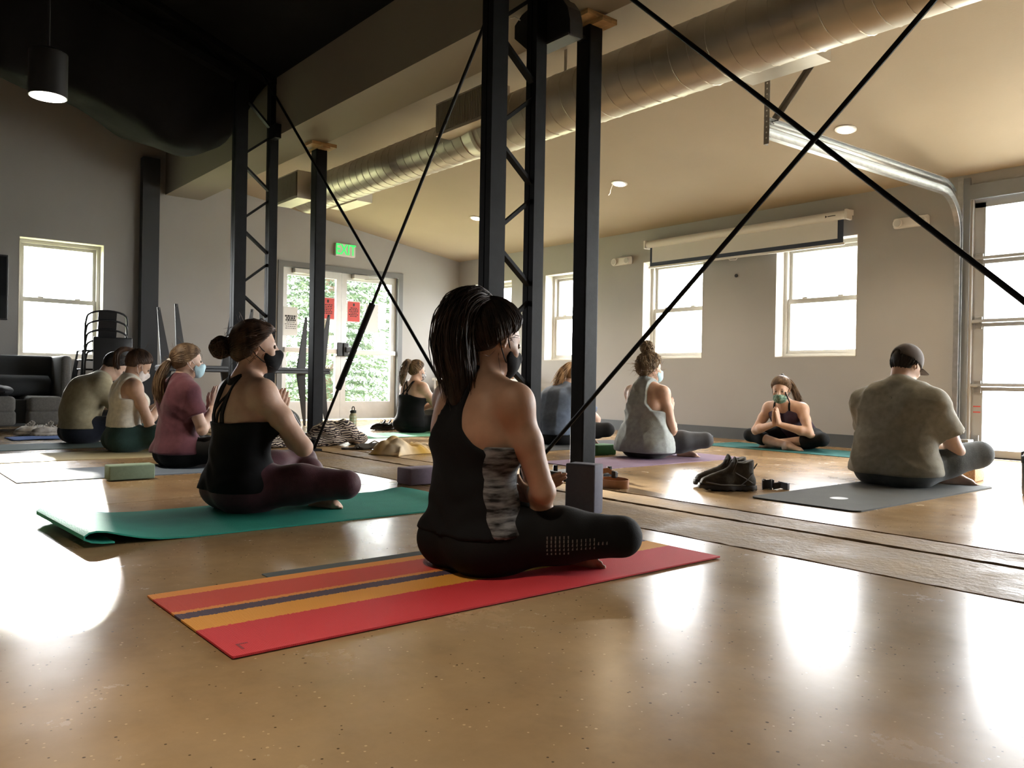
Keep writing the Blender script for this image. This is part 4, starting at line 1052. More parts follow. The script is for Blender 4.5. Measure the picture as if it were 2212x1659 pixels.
# ---- hair
def cap_dir(p): return (p-CRC)/CRR
def hair_style(m, tie=(0, -.085, .055), n=260, thick=.012, c0=.004, pony=None, pw=.03, wave=0.0, bun=None, r=.0022, seed=1, band=None, pprof=(.25, .75, 1, .95, .45), npony=240, loose=.0, puff=0.0, curly=0.0, halo=0):
    """pony: list of points in body space after the tie ; bun: (centre in head frame, radius)"""
    def go(c):
        H, Rh, ob = c['H'], c['Rh'], c['ob']; rr = np.random.default_rng(seed)
        F = Field(); F.ell(H(*CRC), CRR+.001, .02, Rh)
        tie_p = V3(*tie) if tie else None
        lo, hi = F.bounds(); G = Grid(lo-.02-thick, hi+.02+thick, min(.006, c['h'])); X, Y, Z = G.pts(); d = G.eval(F)
        p = np.stack([X-c['hc'][0], Y-c['hc'][1], Z-c['hc'][2]], -1)@Rh; x, y, z = p[..., 0], p[..., 1], p[..., 2]
        c0_ = c0+.03*np.clip(-z/.08, 0, 1)
        d = d-(thick*np.clip((c0_-(y-z))/.035, .05, 1)*np.clip((z+.095)/.03, .05, 1)).astype(np.float32)
        d = np.maximum(d, (y-z-c0_)*.7+.010*np.exp(-((z-.0)/.03)**2)*(np.abs(x) > .04)); d = np.maximum(d, -z-.092)
        cap = np_mesh('hair', [surf_net(G, d.astype(np.float32))], m, ob)
        ellp = lambda P, k: CRC+(P-CRC)/np.linalg.norm((P-CRC)/(CRR+k), axis=-1, keepdims=True)
        if tie_p is not None:
            th = rr.uniform(0, 2*np.pi, n); st = V3(0, c0*.5, -c0*.5)+np.cos(th)[:, None]*V3(.085, 0, 0)+np.sin(th)[:, None]*V3(0, .078, .078)
            mixf = rr.uniform(0, .55, n)[:, None]*(rr.random(n) < .6)[:, None]
            T0 = ellp(tie_p[None], thick)[0]; st = st*(1-mixf)+T0*mixf; K = 10; t = np.linspace(0, 1, K)[None, :, None]
            path = st[:, None, :]*(1-t)+T0*t; bulge = np.sin(np.pi*t)*.012; jit = rr.normal(0, .004, (n, 1, 3))*np.sin(np.pi*t)
            path = ellp(path+jit, .003)+nrmarr(path-CRC)*((thick-.001)*np.clip(np.sin(np.pi*np.clip(t*.9+.03, 0, 1))*1.6, 0, 1))+nrmarr(path-CRC)*(puff*np.sin(np.pi*t)+rr.uniform(0, .003, (n, 1, 1)))
            if curly: path = path+curly*np.stack([np.sin(t[..., 0]*22+rr.uniform(0, 6, (n, 1))), np.cos(t[..., 0]*19+rr.uniform(0, 6, (n, 1))), np.sin(t[..., 0]*25+rr.uniform(0, 6, (n, 1)))], -1)
            path[:, -1] = T0+rr.normal(0, .006, (n, 3))
            tag(strands('hair_strands', c['hc']+path@Rh.T, r, m, cap), kind='stuff')
        if pony is not None:
            pts = [H(*ellp(tie_p[None], thick)[0])]+[V3(*q) for q in pony]; K = 16; ctr = catmull(pts, K)
            off = rr.normal(0, 1, (npony, 3)); off *= (rr.uniform(.2, 1, (npony, 1))**.5)/np.linalg.norm(off, axis=1, keepdims=True)
            prof = np.interp(np.linspace(0, 1, K), [0, .12, .35, .7, 1], pprof); lenf = rr.uniform(.82, 1.0, npony)
            A = np.zeros((npony, K, 3)); tt = np.linspace(0, 1, K)
            for i in range(npony):
                cc = np.stack([np.interp(tt*lenf[i], tt, ctr[:, a]) for a in range(3)], 1)
                A[i] = cc+off[i][None]*(pw*np.interp(tt*lenf[i], tt, prof))[:, None]
                if wave: A[i] += wave*np.sin(tt*14+rr.uniform(0, 6))[:, None]*tt[:, None]*rr.normal(0, 1, 3)
                if loose: A[i] += loose*rr.normal(0, 1, 3)*(tt**2)[:, None]
            f2 = Field().chain(list(ctr), list(pw*.72*prof), .01)
            lo, hi = f2.bounds(); G2 = Grid(lo-.02, hi+.02, min(.007, c['h'])); np_mesh('ponytail', [surf_net(G2, G2.eval(f2))], m, ob)
            tag(strands('ponytail_strands', A, r*1.1, m, cap), kind='stuff')
        if band:
            q = H(*ellp(tie_p[None], thick+.008)[0]); f3 = Field().ell(q, (.020, .020, .020), .01)
            blob('hair_tie', f3, band, .006, ob)
        if bun:
            bc, br = H(*bun[0]), bun[1]; f4 = Field().ell(bc, (br*.92, br*.92, br*.85), .01)
            if tie_p is not None: f4.cap(H(*ellp(tie_p[None], thick)[0]), bc, br*.5, br*.6, .02)
            bo = blob('hair_bun', f4, m, .006, ob, fn=lambda d, X, Y, Z: d+np.float32(.004)*np.sin(90*X+40*Z)*np.sin(80*Y-50*Z))
            nb = 150; K = 12; A = np.zeros((nb, K, 3))
            for i in range(nb):
                a = nrm(rr.normal(0, 1, 3)); b = nrm(np.cross(a, rr.normal(0, 1, 3))); c2 = np.cross(a, b); ph = np.linspace(0, rr.uniform(2, 4.5), K); R_ = br*rr.uniform(.85, 1.12)
                o_ = a*br*rr.uniform(-.5, .5); A[i] = bc+o_+(np.cos(ph)[:, None]*b+np.sin(ph)[:, None]*c2)*math.sqrt(max(1e-5, R_**2-(o_@o_)))
            tag(strands('bun_strands', A, r*1.2, m, bo), kind='stuff')
        if halo:
            K = 8; A = np.zeros((halo, K, 3))
            for i in range(halo):
                a = nrm(rr.normal(0, 1, 3)+V3(0, -.6, -.2)); q = CRC+a*(CRR+thick); dv = rr.normal(0, 1, 3)*.03+a*.012+V3(0, -.01, -.01)
                t = np.linspace(0, 1, K)[:, None]; A[i] = c['hc']+(q+dv*t+rr.normal(0, .004, 3)*np.sin(t*5))@Rh.T
            tag(strands('stray_hairs', A, r*.45, m, cap), kind='stuff')
    return go
def nrmarr(a): return a/(np.linalg.norm(a, axis=-1, keepdims=True)+1e-9)

# ================================================================== MATS, PROPS, FURNITURE
def stripe_mat():
    m = bpy.data.materials.new('striped_mat_weave'); m.use_nodes = True; nt = m.node_tree; b = nt.nodes['Principled BSDF']; L = nt.links.new
    tc = nt.nodes.new('ShaderNodeTexCoord'); sp = nt.nodes.new('ShaderNodeSeparateXYZ'); L(tc.outputs['Object'], sp.inputs[0])
    nz = nt.nodes.new('ShaderNodeTexNoise'); nz.inputs['Scale'].default_value = 160; L(tc.outputs['Object'], nz.inputs['Vector'])
    ad = nt.nodes.new('ShaderNodeMath'); ad.operation = 'MULTIPLY_ADD'; L(nz.outputs['Fac'], ad.inputs[0]); ad.inputs[1].default_value = .022; L(sp.outputs['X'], ad.inputs[2])
    mr = nt.nodes.new('ShaderNodeMapRange'); L(ad.outputs[0], mr.inputs[0]); mr.inputs[1].default_value = 0.011; mr.inputs[2].default_value = .631
    rp = nt.nodes.new('ShaderNodeValToRGB'); rp.color_ramp.interpolation = 'CONSTANT'; L(mr.outputs[0], rp.inputs['Fac'])
    stops = [(0, (.78, .30, .06)), (.085, (.60, .075, .05)), (.335, (.74, .27, .06)), (.375, (.085, .055, .085)), (.455, (.74, .33, .055)), (.63, (.62, .045, .055))]
    e = rp.color_ramp.elements; e[0].position = 0; e[0].color = (*stops[0][1], 1); e[1].position = stops[1][0]; e[1].color = (*stops[1][1], 1)
    for p, c in stops[2:]: x = e.new(p); x.color = (*c, 1)
    L(rp.outputs['Color'], b.inputs['Base Color']); b.inputs['Roughness'].default_value = .65; b.inputs['Specular IOR Level'].default_value = .2
    w1 = nt.nodes.new('ShaderNodeTexWave'); w1.inputs['Scale'].default_value = 70; w1.bands_direction = 'X'; w2 = nt.nodes.new('ShaderNodeTexWave'); w2.inputs['Scale'].default_value = 70; w2.bands_direction = 'Y'
    L(tc.outputs['Object'], w1.inputs['Vector']); L(tc.outputs['Object'], w2.inputs['Vector'])
    mu = nt.nodes.new('ShaderNodeMath'); mu.operation = 'MULTIPLY'; L(w1.outputs['Fac'], mu.inputs[0]); L(w2.outputs['Fac'], mu.inputs[1])
    bp = nt.nodes.new('ShaderNodeBump'); bp.inputs['Strength'].default_value = .5; bp.inputs['Distance'].default_value = .004; L(mu.outputs[0], bp.inputs['Height']); L(bp.outputs['Normal'], b.inputs['Normal'])
    return m
def mat_rubber(name, c, rough=.55, var=.06, bs=260): return mat(name, c, max(rough, .75), spec=.15, var=var, scale=5, bump=.25, bscale=bs)
def rounded_rect(x0, x1, y0, y1, r, n=6):
    pts = []
    for cx, cy, a0 in ((x1-r, y1-r, 0), (x0+r, y1-r, 90), (x0+r, y0+r, 180), (x1-r, y0+r, 270)):
        for i in range(n+1): a = rad(a0+90*i/n); pts.append((cx+r*math.cos(a), cy+r*math.sin(a)))
    return pts
def yoga_mat(x0, x1, y0, y1, m, label, z=0.0, t=.005, r=.004, rz=0):
    cx, cy = x0, y0
    o = MB().prism(rounded_rect(0, x1-x0, 0, y1-y0, r), 0, t).build('yoga_mat', m); o.location = (x0, y0, z); o.rotation_euler = (0, 0, rad(rz))
    return tag(o, label, 'yoga mat')
yoga_mat(-2.415, -1.80, 1.02, 2.30, mat_rubber('mat_slate_grey', (.10, .115, .12)), 'slate grey yoga mat lying under the striped mat', 0, .003)
rm = yoga_mat(-2.34, -1.72, .665, 2.40, stripe_mat(), 'red and orange striped woven yoga mat with a purple band', .0032, .0048, .003)
MB().box(.545, .585, .035, .041, .0047, .0052).box(.545, .551, .041, .062, .0047, .0052).build('corner_mark', mat('mark_dark_red', (.25, .02, .03), .6), rm)
# teal mat with its end curled under
def teal_prof():
    """(y, z) of the upper face"""
    p = [(.775, .010), (.735, .012), (.70, .018), (.675, .030), (.675, .045), (.69, .056), (.715, .060), (.75, .055), (.80, .040), (.86, .024), (.93, .012), (1.02, .0075)]
    p += [(1.02+.04*i, .0065) for i in range(1, 31)]; p += [(2.28, .010), (2.34, .018), (2.40, .020), (2.44, .012), (2.47, .0065)]
    return p
pr = teal_prof(); tm = MB(); T_ = .0055; vs = []; fs = []; nx = 10
for i, (y, z) in enumerate(pr):
    y0, z0_ = pr[max(i-1, 0)]; y1, z1 = pr[min(i+1, len(pr)-1)]; d = Vector((0, y1-y0, z1-z0_)).normalized(); nn = Vector((0, -d.z, d.y))
    for k in range(nx+1):
        x = -3.81+.69*k/nx
        sh_ = -.03*(1-k/nx) if i < 9 else 0
        up_ = Vector((x, y+sh_, z)); lw = up_-nn*T_; vs.append(tuple(up_)); vs.append((lw.x, lw.y, max(lw.z, .0006)))
w2_ = (nx+1)*2
for i in range(len(pr)-1):
    for k in range(nx):
        a = i*w2_+2*k; b_ = a+w2_; fs += [(a, a+2, b_+2, b_), (a+1, b_+1, b_+3, a+3)]
    a = i*w2_; fs.append((a, a+w2_, a+w2_+1, a+1)); a += 2*nx; fs.append((a, a+1, a+w2_+1, a+w2_))
for a in (0, (len(pr)-1)*w2_):
    for k in range(nx): fs.append((a+2*k, a+2*k+1, a+2*k+3, a+2*k+2))
tm.add(vs, fs); tag(tm.build('yoga_mat', mat('mat_teal', (.035, .30, .235), .75, spec=.15, var=.05, bump=.3, bscale=220), smooth='auto'), 'teal yoga mat with one end curled under', 'yoga mat')
yoga_mat(-5.80, -5.17, .78, 2.55, mat_rubber('mat_dusty_blue', (.16, .20, .26)), 'dusty blue yoga mat under the person in the maroon tee')
yoga_mat(-7.0, -6.36, .86, 2.62, mat_rubber('mat_sand', (.46, .40, .24)), 'sand yellow yoga mat under the person in green leggings')
yoga_mat(-7.98, -7.35, .90, 2.65, mat_rubber('mat_grey_green', (.13, .18, .18)), 'grey green yoga mat under the person in the olive tee')
yoga_mat(-7.93, -7.30, 4.10, 5.85, mat_rubber('mat_mint', (.16, .42, .27)), 'mint green yoga mat by the double door', t=.006)
yoga_mat(-4.60, -3.98, 4.10, 5.86, mat_rubber('mat_purple', (.21, .145, .21)), 'dusty purple yoga mat with a rounded corner', r=.04)
yoga_mat(-5.98, -5.30, 4.60, 6.35, mat_rubber('mat_charcoal', (.06, .065, .07)), 'charcoal yoga mat under the person behind the square post')
yoga_mat(-5.12, -3.36, 6.72, 7.38, mat_rubber('mat_deep_teal', (.035, .135, .135)), 'deep teal yoga mat along the window wall')
gm = yoga_mat(-2.56, -1.95, 3.82, 5.53, mat_rubber('mat_dark_grey', (.085, .09, .088), .42), 'thick dark grey yoga mat with rounded corners and a pale oval', t=.008, r=.05)
oval = MB().prism([(.32+.075*math.cos(a)*.6, .36+.045*math.sin(a)*1.2) for a in [2*math.pi*i/24 for i in range(24)]], .008, .0084); oval.build('printed_oval', mat('oval_grey', (.125, .13, .128), .5), gm)

def block(x, y, lx, ly, lz, rz, m, label, z=0):
    o = MB().rbox(-lx/2, lx/2, -ly/2, ly/2, 0, lz, .008, 3).build('yoga_block', m, smooth='auto'); o.location = (x, y, z); o.rotation_euler = (0, 0, rad(rz)); return tag(o, label, 'yoga block')
FOAM = lambda n, c: mat(n, c, .75, spec=.25, var=.05, scale=60, bump=.1, bscale=300)
block(-2.70, 2.70, .15, .10, .232, 20, FOAM('foam_slate', (.115, .115, .145)), 'slate grey foam block standing on end in front of the striped mat')
block(-5.05, 1.33, .105, .25, .085, 0, FOAM('foam_sage', (.22, .30, .22)), 'sage green foam block on the dusty blue mat edge', z=.0052)
block(-4.02, 2.66, .15, .23, .095, 0, FOAM('foam_lilac', (.25, .20, .27)), 'lilac foam block lying beyond the teal mat')
block(-4.84, 5.03, .15, .23, .085, 0, FOAM('foam_green', (.055, .17, .065)), 'leaf green foam block behind the person in the grey tank')
block(-5.13, 6.82, .10, .23, .09, 0, FOAM('foam_blue_grey', (.10, .13, .17)), 'blue grey foam block at the end of the deep teal mat', z=.0)
block(-2.22, 5.82, .15, .23, .10, 6, mat('cork', (.42, .24, .11), .8, color2=(.60, .38, .20), scale=90), 'cork block beside the dark grey mat')

# tan belt lying by the post : two standing loops
M_STRAP = mat('tan_leather', (.42, .20, .095), .55, var=.1, scale=20)
def ribbon(path, wz, t=.004):
    mb = MB(); P = [Vector(p) for p in path]; n = len(P); vs = []; fs = []
    for i in range(n):
        d = (P[min(i+1, n-1)]-P[max(i-1, 0)]); d.z = 0; d = d.normalized() if d.length > 1e-6 else Vector((1, 0, 0)); s = Vector((-d.y, d.x, 0))*t/2
        vs += [P[i]-s, P[i]+s, P[i]+s+Vector((0, 0, wz)), P[i]-s+Vector((0, 0, wz))]
    for i in range(n-1):
        for j in range(4): fs.append((i*4+j, i*4+(j+1) % 4, i*4+4+(j+1) % 4, i*4+4+j))
    fs += [(0, 1, 2, 3), (4*n-1, 4*n-2, 4*n-3, 4*n-4)]
    return mb.add(vs, fs)
st = empty('yoga_strap', (-3.36, 3.497, 0)); tag(st, 'tan strap coiled on its edge beside the square post', 'strap')
lp = [(-.10-.085*math.cos(a)*1.25, .0+.05*math.sin(a), .046+.008*math.cos(a)+.008*math.sin(a*2)) for a in [2*math.pi*i/28 for i in range(29)]]
ribbon(lp, .036).build('strap_loop', M_STRAP, st, smooth='auto')
lp = [(.09+.10*math.cos(a), .02+.06*math.sin(a), .0+.004*math.sin(a)) for a in [math.pi*1.02+2*math.pi*.97*i/28 for i in range(29)]]
ribbon(lp, .050).build('strap_loop', M_STRAP, st, smooth='auto')
ribbon([(-.03, .0, .058), (0, .01, .070), (.03, .03, .078), (.05, .05, .060)], .03).build('strap_tail', M_STRAP, st, smooth='auto')
MB().rbox(.045, .075, .04, .065, .048, .09, .006).build('buckle', M_BLACKP, st)

# hiking shoes
M_SHOE = mat('shoe_dark_brown', (.022, .019, .015), .7, color2=(.05, .042, .03), scale=30, bump=.3, bscale=90); M_SOLE = mat('shoe_sole', (.028, .028, .030), .6); M_LACE = mat('shoe_lace_grey', (.16, .17, .18), .6)
def hiking_shoe(loc, rz, label, m=M_SHOE, sole=M_SOLE, lace=M_LACE, s=1.0, group=None, mid=True):
    """toe to +x"""
    F = Field(); F.cap((-.10, 0, .045), (.03, 0, .050), .042, .044, .03, (0, 1, 0), .95); F.cap((.03, 0, .045), (.125, .004, .040), .046, .034, .03, (0, 1, 0), 1.1); F.cap((.09, .004, .062), (.0, 0, .085), .022, .034, .03)
    F.cap((-.085, 0, .07), (-.090, 0, .150 if mid else .085), .041, .040, .03); F.cap((-.02, 0, .09), (-.045, 0, .155 if mid else .09), .034, .034, .03)
    def fn(d, X, Y, Z):
        d = np.maximum(d, .026-Z+np.float32(.0)); top_ = Z-(.152 if mid else .082)-.10*(X+.06)*(X > -.06)-.35*np.maximum(-.075-X, 0)
        hol = np.sqrt(((X+.058)/1.45)**2+(Y)**2+((Z-.20 if mid else Z-.13)*.55)**2)-.033
        return np.maximum(np.maximum(d, top_*.8), -hol).astype(np.float32)
    up_ = blob('upper', F, m, .0065, None, fn); root = empty('hiking_shoe', loc, rad(rz)); root.scale = (s, s, s); up_.parent = root
    G2 = Field(); G2.cap((-.105, 0, .016), (.02, 0, .016), .044, .044, .02, (0, 1, 0), 1.0); G2.cap((.02, 0, .017), (.135, .004, .024), .047, .036, .03, (0, 1, 0), 1.12)
    blob('sole', G2, sole, .0065, root, lambda d, X, Y, Z: np.maximum(np.maximum(d, Z-np.float32(.034)-np.float32(.10)*np.maximum(X-.08, 0)), np.float32(.0)-Z+np.float32(.003)*np.sign(np.sin(X*180))+.004+np.float32(.12)*np.maximum(X-.09, 0)).astype(np.float32))
    tg = MB().sheet(lambda u, v: (.002-.035*u, (v-.5)*.074, .095+(.085 if mid else .045)*u-.020*(2*v-1)**2), 6, 6, .007); tg.build('tongue', m, root, smooth=True)
    lc = MB()
    for i in range(5):
        x = .075-.022*i; z = .077+.014*i; lc.tube([(x, -.026, z-.008), (x-.006, 0, z+.012), (x-.014, .026, z-.004)], .0022, 5); lc.tube([(x, .026, z-.008), (x-.006, 0, z+.013), (x-.014, -.026, z-.004)], .0022, 5)
    lc.tube([(-.02, -.03, .12), (.0, -.06, .10), (.02, -.055, .085)], .0025, 5)
    tag(lc.build('laces', lace, root), kind='stuff')
    if mid:
        MB().tube([(-.118, -.030, .036), (-.03, -.046, .034), (.06, -.052, .036), (.13, -.034, .048), (.155, .004, .052), (.13, .042, .048), (.06, .056, .036), (-.03, .047, .034), (-.118, .030, .036)], .004, 6).build('sole_welt', lace, root)
    ln = MB()
    for sy in (-1, 1): ln.tube([(-.02, sy*.038, .10), (-.07, sy*.046, .072), (-.115, sy*.042, .045)], .0028, 5); ln.tube([(-.115, sy*.036, .10), (-.085, sy*.047, .065), (-.05, sy*.048, .036)], .0028, 5)
    tag(ln.build('trim_lines', lace, root), kind='stuff')
    if mid: MB().tube([(-.130, -.008, .115), (-.148, 0, .145), (-.130, .008, .120)], .003, 5).build('pull_tab', m, root)
    tag(root, label, 'shoe', group); return root
hiking_shoe((-2.80, 3.98, .0), 232, 'dark brown mid-height hiking shoe standing in front of its mate', s=1.08)
hiking_shoe((-2.93, 4.10, .0), 236, 'dark brown hiking shoe half hidden behind its mate', s=1.08)
sr = empty('rolled_strap', (-2.70, 4.25, 0), rad(40)); tag(sr, 'black strap rolled up behind the hiking shoes', 'strap')
ribbon([(-.02+.035*math.cos(a)*(1-.05*a), .028*math.sin(a)*(1-.05*a), .004*math.sin(3*a)+.004) for a in [i*.35 for i in range(34)]], .05, .006).build('strap_roll', M_BLACKP, sr)
ribbon([(.01, -.02, 0), (.05, -.03, .012), (.09, -.01, 0), (.105, .02, .0), (.08, .035, 0), (.045, .01, .01)], .038, .006).build('strap_roll', M_BLACKP, sr)
# tumbler at the frame edge
tb = empty('tumbler', (-1.69, 5.34, 0)); tag(tb, 'brushed steel tumbler with dark lid by the garage door', 'tumbler')
MB().lathe([(.042, 0), (.047, .006), (.048, .03), (.050, .185), (.050, .19)], 28).build('body', mat('brushed_steel', (.55, .54, .53), .32, metal=1.0, var=.08, scale=30, stretch=(1, 1, .1)), tb, smooth='auto')
MB().lathe([(.051, .185), (.053, .19), (.053, .225), (.046, .232)], 28).build('lid', mat('lid_slate', (.05, .07, .09), .4), tb, smooth='auto')
MB().tube([(-.05, 0, .20), (-.05, 0, .245), (-.03, 0, .252), (.03, 0, .252), (.05, 0, .245), (.05, 0, .20)], .007, 8).build('carry_loop', MATS['lid_slate'], tb, smooth=True)
# dotted bottle
bt = empty('water_bottle', (-8.00, 4.40, 0)); tag(bt, 'cream dotted bottle with a black loop cap near the mint mat', 'water bottle')
M_CREAM = mat('silicone_cream', (.55, .46, .32), .6); M_DOT = mat('bottle_glass_dots', (.80, .78, .70), .25)
MB().lathe([(.036, 0), (.040, .005), (.040, .20), (.034, .222), (.026, .232)], 24).build('sleeve', M_CREAM, bt, smooth='auto')
for i in range(6):
    for j in range(8):
        a = 2*math.pi*j/8+(.39 if i % 2 else 0)*0; z = .025+.033*i; c = Vector((math.cos(a), math.sin(a), 0))
        MB().cyl(c*.0385+Vector((0, 0, z)), c*.0412+Vector((0, 0, z)), .0125, n=12).build('dot', M_DOT, bt)
MB().lathe([(.028, .228), (.034, .232), (.034, .258), (.030, .262)], 20).build('cap', M_BLACKP, bt, smooth='auto')
MB().tube([(-.026, 0, .258), (-.026, 0, .283), (-.014, 0, .298), (.014, 0, .298), (.026, 0, .283), (.026, 0, .258)], .006, 8).build('cap_loop', M_BLACKP, bt, smooth=True)
# knitted bags / wraps by the slim post
def pattern_mat(name):
    m = bpy.data.materials.new(name); m.use_nodes = True; nt = m.node_tree; b = nt.nodes['Principled BSDF']; L = nt.links.new
    tc = nt.nodes.new('ShaderNodeTexCoord'); ns = nt.nodes.new('ShaderNodeTexNoise'); ns.inputs['Scale'].default_value = 5; L(tc.outputs['Object'], ns.inputs['Vector'])
    va = nt.nodes.new('ShaderNodeVectorMath'); va.operation = 'MULTIPLY_ADD'; L(ns.outputs['Color'], va.inputs[0]); va.inputs[1].default_value = (.10, .10, .10); L(tc.outputs['Object'], va.inputs[2])
    w = nt.nodes.new('ShaderNodeTexWave'); w.bands_direction = 'Z'; w.inputs['Scale'].default_value = 17; w.inputs['Distortion'].default_value = 5; w.inputs['Detail'].default_value = 0; L(va.outputs[0], w.inputs['Vector'])
    v = nt.nodes.new('ShaderNodeTexVoronoi'); v.inputs['Scale'].default_value = 38; L(va.outputs[0], v.inputs['Vector'])
    r1 = nt.nodes.new('ShaderNodeValToRGB'); r1.color_ramp.interpolation = 'CONSTANT'; e = r1.color_ramp.elements; e[0].color = (.018, .014, .018, 1); e[1].position = .64; e[1].color = (.56, .48, .38, 1); x = e.new(.30); x.color = (.05, .03, .045, 1)
    L(w.outputs['Fac'], r1.inputs['Fac'])
    r2 = nt.nodes.new('ShaderNodeValToRGB'); r2.color_ramp.interpolation = 'CONSTANT'; e = r2.color_ramp.elements; e[0].color = (.10, .05, .03, 1); e[1].position = .32; e[1].color = (1, 1, 1, 1); L(v.outputs['Distance'], r2.inputs['Fac'])
    mx = nt.nodes.new('ShaderNodeMix'); mx.data_type = 'RGBA'; mx.blend_type = 'MULTIPLY'; mx.inputs[0].default_value = 1; L(r1.outputs['Color'], mx.inputs[6]); L(r2.outputs['Color'], mx.inputs[7]); L(mx.outputs[2], b.inputs['Base Color']); b.inputs['Roughness'].default_value = .9
    return m
M_PAT = pattern_mat('patterned_knit')
lump = lambda d, X, Y, Z: (d+np.float32(.010)*np.sin(34*X+11*Z)*np.sin(29*Y+17*Z)+np.float32(.006)*np.sin(61*Z+23*X)).astype(np.float32)
f = Field().ell((0, .03, .10), (.13, .17, .12), .06).ell((.02, .18, .14), (.10, .11, .10), .06).ell((.0, -.12, .05), (.12, .13, .07), .06).ell((.03, .30, .06), (.09, .10, .065), .05)
bagA = blob('knitted_wrap', f, M_PAT, .011, fn=lambda d, X, Y, Z: np.maximum(lump(d, X, Y, Z), -Z).astype(np.float32)); bagA.location = (-6.72, 3.42, 0); tag(bagA, 'heaped dark wrap with cream zigzag pattern at the foot of the rod', 'wrap')
f = Field().ell((0, 0, .04), (.13, .20, .065), .05).ell((.0, .12, .05), (.10, .10, .06), .05)
bagC = blob('knitted_wrap', f, M_PAT, .011, fn=lambda d, X, Y, Z: np.maximum(lump(d, X, Y, Z), -Z).astype(np.float32)); bagC.location = (-6.78, 2.88, 0); tag(bagC, 'flat patterned cloth by the elbow of the person on the teal mat', 'wrap')
f = Field().ell((0, 0, .14), (.12, .16, .15), .06).ell((0, -.05, .22), (.07, .10, .10), .05)
bp_ = blob('backpack', f, mat('backpack_olive_black', (.030, .032, .028), .8, bump=.3, bscale=60), .012, fn=lambda d, X, Y, Z: np.maximum(d, -Z).astype(np.float32)); bp_.location = (-7.80, 3.52, 0); tag(bp_, 'dark bag slumped behind the patterned wrap', 'bag')
MB().tube([(.10, -.05, .28), (.14, .02, .24), (.15, .08, .14), (.13, .1, .05)], .014, 8).build('bag_strap', M_BLACKP, bp_)
f = Field().ell((0, 0, .10), (.12, .17, .11), .05); bq = blob('cushion', f, mat('grey_green_cushion', (.14, .17, .16), .85), .012, fn=lambda d, X, Y, Z: np.maximum(d, -Z).astype(np.float32)); bq.location = (-7.12, 2.72, 0); tag(bq, 'grey green round cushion beside the flat patterned cloth', 'cushion')
# flip flops
M_FF = mat('flipflop_sole', (.055, .052, .045), .8); M_FFS = mat('flipflop_strap', (.45, .40, .34), .6)
def flipflop(loc, rot, label):
    out = [(-.13, .0), (-.125, .022), (-.10, .035), (-.03, .032), (.05, .044), (.10, .042), (.13, .02), (.135, -.005), (.12, -.032), (.07, -.042), (-.03, -.034), (-.10, -.036), (-.125, -.02)]
    o = empty('flip_flop', loc); o.rotation_euler = rot; MB().prism(out, 0, .016).build('sole', M_FF, o)
    MB().tube([(-.02, .036, .010), (.02, .026, .045), (.075, .004, .030), (.08, .002, .014)], .006, 6).tube([(-.02, -.036, .010), (.02, -.026, .045), (.075, .0, .030), (.08, .002, .014)], .006, 6).build('thong_strap', M_FFS, o, smooth=True)
    return tag(o, label, 'flip flop')
flipflop((-6.24, 3.47, 0), (0, 0, rad(70)), 'dark flip flop lying flat beside the patterned wrap')
flipflop((-6.170, 3.585, .021), (rad(28), 0, rad(85)), 'dark flip flop propped on its mate by the yellow cloth')
# yellow cloth
def crumple(u, v):
    x, y = (u-.5)*.30, (v-.5)*.56; z = .012+.085*math.exp(-((y+.14)/.10)**2-(x/.11)**2)+.026*abs(math.sin(17*y+9*x))+.022*abs(math.sin(29*x-11*y+1))+.012*abs(math.sin(43*y-21*x))+.03*math.exp(-((y-.22)/.08)**2-((x+.03)/.1)**2)
    e = min(1, 8*min(u, 1-u, v, 1-v)); return (x+.02*math.sin(13*y), y+.02*math.sin(15*x), .003+z*e)
yc = MB().sheet(crumple, 44, 60, .003).build('cloth', mat('yellow_cream_cloth', (.62, .38, .07), .85, color2=(.72, .62, .46), scale=3.2, detail=1), smooth=True); yc.location = (-5.72, 3.64, 0); yc.rotation_euler = (0, 0, rad(16)); tag(yc, 'crumpled yellow and cream cloth on the concrete strip', 'cloth')
# sandals by the door person, pale cloth
sd = hiking_shoe((-8.42, 5.03, 0), 250, 'shiny black low shoe behind the person near the double door', mat('patent_black', (.012, .012, .014), .2), M_BLACKP, M_BLACKP, .9, mid=False)
sd.name = 'low_shoe'
sd2 = hiking_shoe((-8.50, 5.16, 0), 240, 'shiny black low shoe tucked farther behind its mate', MATS['patent_black'], M_BLACKP, M_BLACKP, .9, mid=False); sd2.name = 'low_shoe'
# white trainers on the blue towel, by the sofa
tw = MB().sheet(lambda u, v: ((u-.5)*.42, (v-.5)*.55, .007+.006*abs(math.sin(9*u+5*v))), 20, 24, .006).build('towel', mat('blue_towel', (.06, .12, .34), .95, bump=.4, bscale=200), smooth=True); tw.location = (-8.62, 1.50, 0); tag(tw, 'folded blue towel on the floor in front of the sofa', 'towel')
M_TRN = mat('trainer_white', (.55, .53, .50), .6, color2=(.24, .22, .20), scale=16)
for i, (x, y, a, lb) in enumerate(((-9.00, 1.62, 285, 'white running shoe behind the blue towel, lacing side out'), (-9.12, 1.48, 300, 'white running shoe behind the blue towel, nearer the sofa gap'))):
    t_ = hiking_shoe((x, y, 0), a, lb, M_TRN, mat('trainer_sole', (.40, .38, .36), .6), M_WHITE, 1.0, mid=False); t_.name = 'running_shoe'

